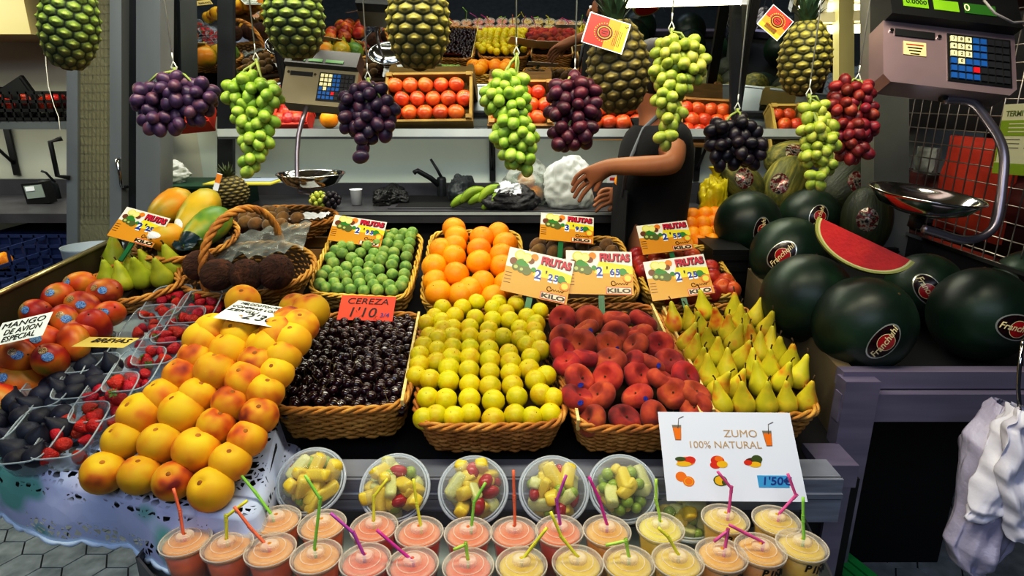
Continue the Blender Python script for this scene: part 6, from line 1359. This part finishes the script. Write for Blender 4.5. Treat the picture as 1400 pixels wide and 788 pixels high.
for k in range(6):
    basket_crate(['lowest', 'second lowest', 'third', 'fourth', 'second highest', 'topmost'][k] + ' dark blue crate of the stack under the left worktop', M.Translation((p.x, 2.86, .02 + k * .17)), .44, .36, .155, bluec, 'dark blue crate stack'); b = MB(); b.box((0, 0, .08), (.42, .34, .13)); link('side_panels', b.mesh('side_panels', bluec), bpy.data.objects[[o.name for o in COL.objects if o.name.startswith('plastic_crate')][-1]])
p = oc(5, 300, 2.55, 0); basket_crate('dark blue crate of yellow fruit at the left edge', M.Translation((p.x - .12, 2.5, .82)), .36, .4, .2, bluec); basket_crate('black crate below the blue one at the left edge', M.Translation((p.x - .08, 2.35, .52)), .36, .4, .26, black); slat_crate('plain dark crate under the crates at the left edge', M.Translation((p.x - .08, 2.4, .0)), .4, .44, .5, black, name='dark_crate')
for i in range(4): put(orange, 'lemon', V((p.x - .06 + .07 * (i % 2), 2.38 + .1 * (i // 2), .96)), .075, f'yellow fruit in the dark blue crate, {("front left", "front right", "back left", "back right")[i]}', 'lemon', 'yellow fruit in the blue crate')
p = oc(57, 272, 2.95, CT + 0.0); b = MB(); b.box((0, 0, .05), (.11, .05, .1), 0); b.box((0, -.027, .06), (.085, .004, .06), 1); b.box((-.015, -.03, .075), (.04, .003, .02), 2); thing('card_machine', b, [black, mat('screen_grey', '8b9691', rough=.3), white], 'small black box with a pale label on the left worktop', 'device', M.Translation(p) @ M.Rotation(-.1, 4, 'Y'))
p = oc(78, 262, 3.1, CT); b = MB(); b.tube([(0, 0, 0), (0, 0, .07), (-.015, -.02, .09), (-.04, -.05, .085)], [.014, .012, .01, .01], 8); b.tube([(0, 0, .08), (-.02, -.02, .13), (-.035, -.03, .14)], .006, 6); thing('tap', b, MATS['dark_post'], 'dark tap at the end of the left worktop', 'faucet', M.Translation(p))
b = MB(); b.tube([at(62, 0, 1.9), at(60, 40, 1.9), at(63, 90, 1.9), at(66, 118, 1.9), at(74, 145, 1.9), at(80, 160, 1.9), at(82, 178, 1.9)], .0014, 5); b.tube([at(62, 0, 1.9), V((at(62, 0, 1.9).x, at(62, 0, 1.9).y, RAILZ + .02))], .0014, 5); thing('string', b, string_m, 'loose curling white string hanging at the far left', 'string')
b = MB(); b.lathe([(.075, 0), (.085, .11), (.088, .115), (.083, .115), (.072, .004), (0, .004)], 24); p = at(128, 345, 2.25); thing('bucket', b, mat('pale_blue_bin', [(.3, '8d9aa6'), (.7, 'a9b4bc')], 5, .5), 'pale plastic tub behind the left side board', 'tub', M.Translation((p.x, p.y, p.z - .16)) @ S(1.2, 1, 1.6))
b = MB(); b.box((0, 0, .48), (.24, .24, .95)); thing('tub_stand', b, deep, 'dark stand below the pale plastic tub', 'stand', M.Translation((p.x, p.y, .0)))
# ================================================================ right background behind the grid
b = MB(); rp = [onx(1322, 190, 1.75), onx(1360, 205, 1.75), onx(1360, 330, 1.75), onx(1322, 300, 1.75)]
orange_cloth = mat('orange_red_cloth', [(.3, '9a2410'), (.7, 'c23a18')], 5, .7, bump=.3, bscale=30)
def side_panel(x, px0, px1, py0, py1, lab, m, name='hanging_bag', cat='bag', th=.05):
    a, c = onx(px0, py0, x), onx(px1, py1, x); b = MB()
    y0, y1 = min(a.y, c.y), max(a.y, c.y); z0_, z1_ = min(a.z, c.z), max(a.z, c.z)
    b.grid(lambda u, v: V((x - th * (math.sin(PI * u) * math.sin(PI * v)) ** .4 + .01 * NZ.noise(V((u * 5, v * 5, x))), y0 + (y1 - y0) * u, z0_ + (z1_ - z0_) * v)), 14, 14); b.box((x + .01, (y0 + y1) / 2, (z0_ + z1_) / 2), (.02, y1 - y0, z1_ - z0_))
    return thing(name, b, m, lab, cat)
side_panel(1.80, 1300, 1362, 185, 335, 'orange red bag hanging behind the wire grid', orange_cloth)
side_panel(1.85, 1366, 1460, 240, 330, 'dark red bag behind the grid at the right edge', mat('dark_red_bag', [(.3, '3a0e0c'), (.7, '5a1612')], 6, .6))
side_panel(1.86, 1240, 1290, 230, 300, 'dark red bag behind the grid beside the scale pan', MATS['dark_red_bag'])
side_panel(1.78, 1255, 1275, 200, 240, 'pale grey package behind the wire grid', mat('grey_pack', '8c8f8a', rough=.6), 'package', 'package', .02)
side_panel(1.83, 1250, 1400, 40, 185, 'dark jacket hanging behind the wire grid', mat('dark_jacket', [(.3, '0b0a0c'), (.7, '1c181a')], 8, .8), 'jacket', 'jacket', .04)
# leaflet on the grid
A0, A1, A2, A3 = onx(1364, 144, 1.5), onx(1432, 139, 1.5), onx(1432, 244, 1.5), onx(1366, 237, 1.5)
T, w, h = quadframe(A0, A1, A2, A3); b = MB(); b.box((w / 2, h / 2, 0), (w, h, .002), 0); b.box((w / 2, h * .66, .0012), (w, h * .22, .001), 1); b.box((w / 2, h * .08, .0012), (w, h * .16, .001), 1); b.box((w * .02, h * .4, .0012), (w * .04, h * .45, .001), 1)
lf = thing('leaflet', b, [mat('leaflet_cream', 'd0d0b0', rough=.5), mat('leaflet_green', '8aa41e', rough=.5)], 'cream and green leaflet reading TERMIPLAST clipped to the wire grid', 'leaflet', T)
text(lf, 'TERMI', h * .11, mat('ink_green', '6a7a3a', rough=.5), M.Translation((w * .08, h * .86, .0014)), 'lettering', 'LEFT', off=.0004, sx=1.05); text(lf, 'PLAST', h * .11, ink, M.Translation((w * .53, h * .86, .0014)), 'lettering', 'LEFT', off=.001, sx=1.05)
for k in range(3): q = MB(); q.box((w * .5, h * (.72 - .055 * k), .002), (w * .62, h * .018, .0006)); link('print_line', q.mesh('print_line', mat('leaflet_cream', '')), lf)
for k in range(6): q = MB(); q.box((w * (.3 if k % 2 else .75), h * (.5 - .06 * (k // 2)), .0014), (w * .34, h * .012, .0006)); link('print_line', q.mesh('print_line', gry), lf)
T, w, h = quadframe(onx(1239, 118, 1.49), onx(1312, 126, 1.49), onx(1308, 132, 1.49), onx(1237, 137, 1.49)); b = MB(); b.box((w / 2, h / 2, 0), (w, h, .002)); nt_ = thing('notice', b, mat('notice_cream', 'd2c98c', rough=.5), 'cream paper notice partly hidden below the right scale head', 'sign', T); text(nt_, 'MEN', h * .6, ink_blue, M.Translation((w * .55, h * .5, .0015)), 'lettering')
# ================================================================ lower right: bags, green crate
bagm = mat('white_carrier', [(.3, '8c88a0'), (.7, 'b4b0c4')], 6, .35, bump=.4, bscale=30); bagm2 = mat('white_carrier_bright', [(.3, 'bab8c8'), (.7, 'd6d4de')], 5, .35, bump=.25, bscale=24); film2 = clear('clear_film', 'cfcad8', .35, .25)
def drape(outline, d, lab, m, seed, th=.05, name='carrier_bag'):
    """crumpled hanging bag: outline rows (py, px_left, px_right) at depth d"""
    b = MB(); nr = len(outline) - 1; nu, nv = 72, 110
    def fn(u, v):
        k = v * nr; i = min(int(k), nr - 1); f = k - i; a, c = outline[i], outline[i + 1]; py = a[0] + (c[0] - a[0]) * f; l = a[1] + (c[1] - a[1]) * f; r = a[2] + (c[2] - a[2]) * f
        ang = 2 * PI * u; x = math.cos(ang); yy = math.sin(ang); rr = 1 + .5 * abs(NZ.noise(V((x * 2.6 + seed + v * 1.5, yy * 2.6, v * 2.6)))) + .25 * abs(NZ.noise(V((x * 6 + seed, yy * 6, v * 7 + x * 2)))) - .15
        return at((l + r) / 2 + (r - l) / 2 * x * (.93 + .1 * NZ.noise(V((x + seed, yy, v * 9)))), py, d) + V((0, yy * th * rr * (.3 + math.sin(PI * min(1, .1 + v * .85))), 0)) + V((0, .02 * NZ.noise(V((u * 9 + seed, v * 7, 2))), 0))
    b.grid(fn, nu, nv); return thing(name, b, m, lab, 'bag')
drape([(553, 1366, 1384), (575, 1350, 1388), (605, 1330, 1380), (640, 1322, 1378), (690, 1312, 1385), (740, 1292, 1378), (768, 1300, 1350), (788, 1326, 1338)], 1.36, 'grey white plastic bag hanging lowest at the right edge', bagm, 3, .05)
drape([(556, 1384, 1402), (590, 1356, 1420), (640, 1340, 1425), (690, 1322, 1425), (712, 1318, 1400)], 1.32, 'white folded plastic bag hanging in the middle of the bag bundle', bagm2, 8, .03)
drape([(560, 1392, 1420), (590, 1372, 1440), (650, 1362, 1450), (700, 1372, 1450), (738, 1378, 1420)], 1.28, 'bright white plastic bag hanging in front at the right edge', bagm2, 14, .02)
b = MB(); b.tube([at(1398, 470, 1.3), at(1394, 500, 1.3), at(1392, 530, 1.3), at(1394, 560, 1.3), at(1399, 566, 1.3)], .004, 7); b.tube([at(1398, 470, 1.3), at(1402, 462, 1.34), at(1402, 500, 1.40)], .004, 7); thing('wire_hook', b, chrome, 'bent wire hook holding the white plastic bags', 'hook')
p = onz(1160, 800, .40); b = MB(); b.box((0, 0, -.1), (.13, .13, .2)); b.box((0, 0, .004), (.145, .145, .012))
for k in range(4): b.box((-.045 + .03 * k, 0, .012), (.008, .12, .008))
thing('green_box', b, mat('bright_green_crate', [(.3, '0c6a34'), (.7, '15843f')], 6, .4), 'green plastic crate on the floor at the lower right', 'crate', M.Translation((p.x + .01, p.y + .02, .40)) @ M.Rotation(R(20), 4, 'Z'))
b = MB(); b.box((0, 0, .1), (.14, .14, .2)); thing('dark_box', b, deep, 'dark box under the green crate at the lower right', 'box', M.Translation((p.x + .01, p.y + .02, .0)) @ M.Rotation(R(20), 4, 'Z'))
# wrapped lettering on the melon stickers
def wrap_text():
    bpy.context.view_layer.update(); jobs = []
    for s, word, size, pj, y0 in WRAP:
        cu = bpy.data.curves.new('lettering', 'FONT'); cu.body = word; cu.size = size; cu.align_x = 'CENTER'; cu.align_y = 'CENTER'; cu.shear = .25; cu.offset = size * .02; cu.resolution_u = 3
        o = bpy.data.objects.new('lettering', cu); COL.objects.link(o); jobs.append((o, s, pj, y0))
    bpy.context.view_layer.update(); dg = bpy.context.evaluated_depsgraph_get()
    for o, s, pj, y0 in jobs:
        me = bpy.data.meshes.new_from_object(o.evaluated_get(dg)); bpy.data.objects.remove(o)
        for v_ in me.vertices: v_.co = pj(v_.co.x * .95, v_.co.y + y0, .0026)
        me.materials.clear(); me.materials.append(st_cream); link('lettering', me, s)
wrap_text(); finish_text()
# ================================================================ camera and light
cam = bpy.data.cameras.new('camera'); co = bpy.data.objects.new('camera', cam); COL.objects.link(co); cam.sensor_width = 36; cam.lens = 36 * FP / 1400; cam.clip_start = .05
co.location = CAM; co.rotation_euler = (PI / 2 - PITCH, 0, 0); bpy.context.scene.camera = co
def area(n, loc, tgt, sx, sy, e, c):
    l = bpy.data.lights.new(n, 'AREA'); l.shape = 'RECTANGLE'; l.size = sx; l.size_y = sy; l.energy = e; l.color = c; o = bpy.data.objects.new(n, l); COL.objects.link(o); o.location = loc
    o.rotation_euler = (V(tgt) - V(loc)).to_track_quat('-Z', 'Y').to_euler(); return o
area('canopy_lamp', (-.1, 1.15, 2.45), (-.1, 1.75, .9), 2.4, .25, 42, (1, .93, .72))
area('market_daylight', (-.6, -1.6, 3.2), (-.1, 1.1, .7), 3.5, 1.2, 60, (.70, .80, 1.0))
area('back_fill', (-.2, 2.7, 2.45), (-.2, 3.2, 1.2), 2.6, .2, 40, (1, .97, .84))  # fill light, raised to brighten the back wall; no fixture of its own
area('under_shelf_fill', (0, 3.0, 1.42), (0, 3.22, 1.15), 2.6, .12, 2.6, (1, .98, .88))  # added fill for the wall shaded by the shelf, not a real fitting
area('left_under_shelf_fill', (-2.6, 3.0, 1.44), (-2.6, 3.22, 1.15), 1.4, .12, 1.6, (1, .98, .88))  # same added fill below the left shelf, no fitting there
area('left_fill', (-2.6, 2.3, 2.4), (-2.5, 3.2, 1.3), 1.0, .6, 30, (1, .96, .78))  # fill light added to brighten the left background
w = bpy.data.worlds.new('world'); bpy.context.scene.world = w; w.use_nodes = True; bg = w.node_tree.nodes['Background']; bg.inputs[0].default_value = lin('4a5468'); bg.inputs[1].default_value = .25
sc = bpy.context.scene; vs_ = sc.view_settings; vs_.use_curve_mapping = True; cm_ = vs_.curve_mapping
cm_.initialize(); q_ = cm_.curves[3].points; q_.new(.14, .095); q_.new(.55, .57); q_.new(.8, .85); cm_.update()
sc.view_settings.view_transform = 'Standard'; sc.view_settings.look = 'None'; sc.view_settings.exposure = 0; sc.view_settings.gamma = 1
sc.cycles.max_bounces = 10; sc.cycles.transparent_max_bounces = 16; sc.cycles.caustics_reflective = False; sc.cycles.caustics_refractive = False; sc.cycles.sample_clamp_indirect = 4
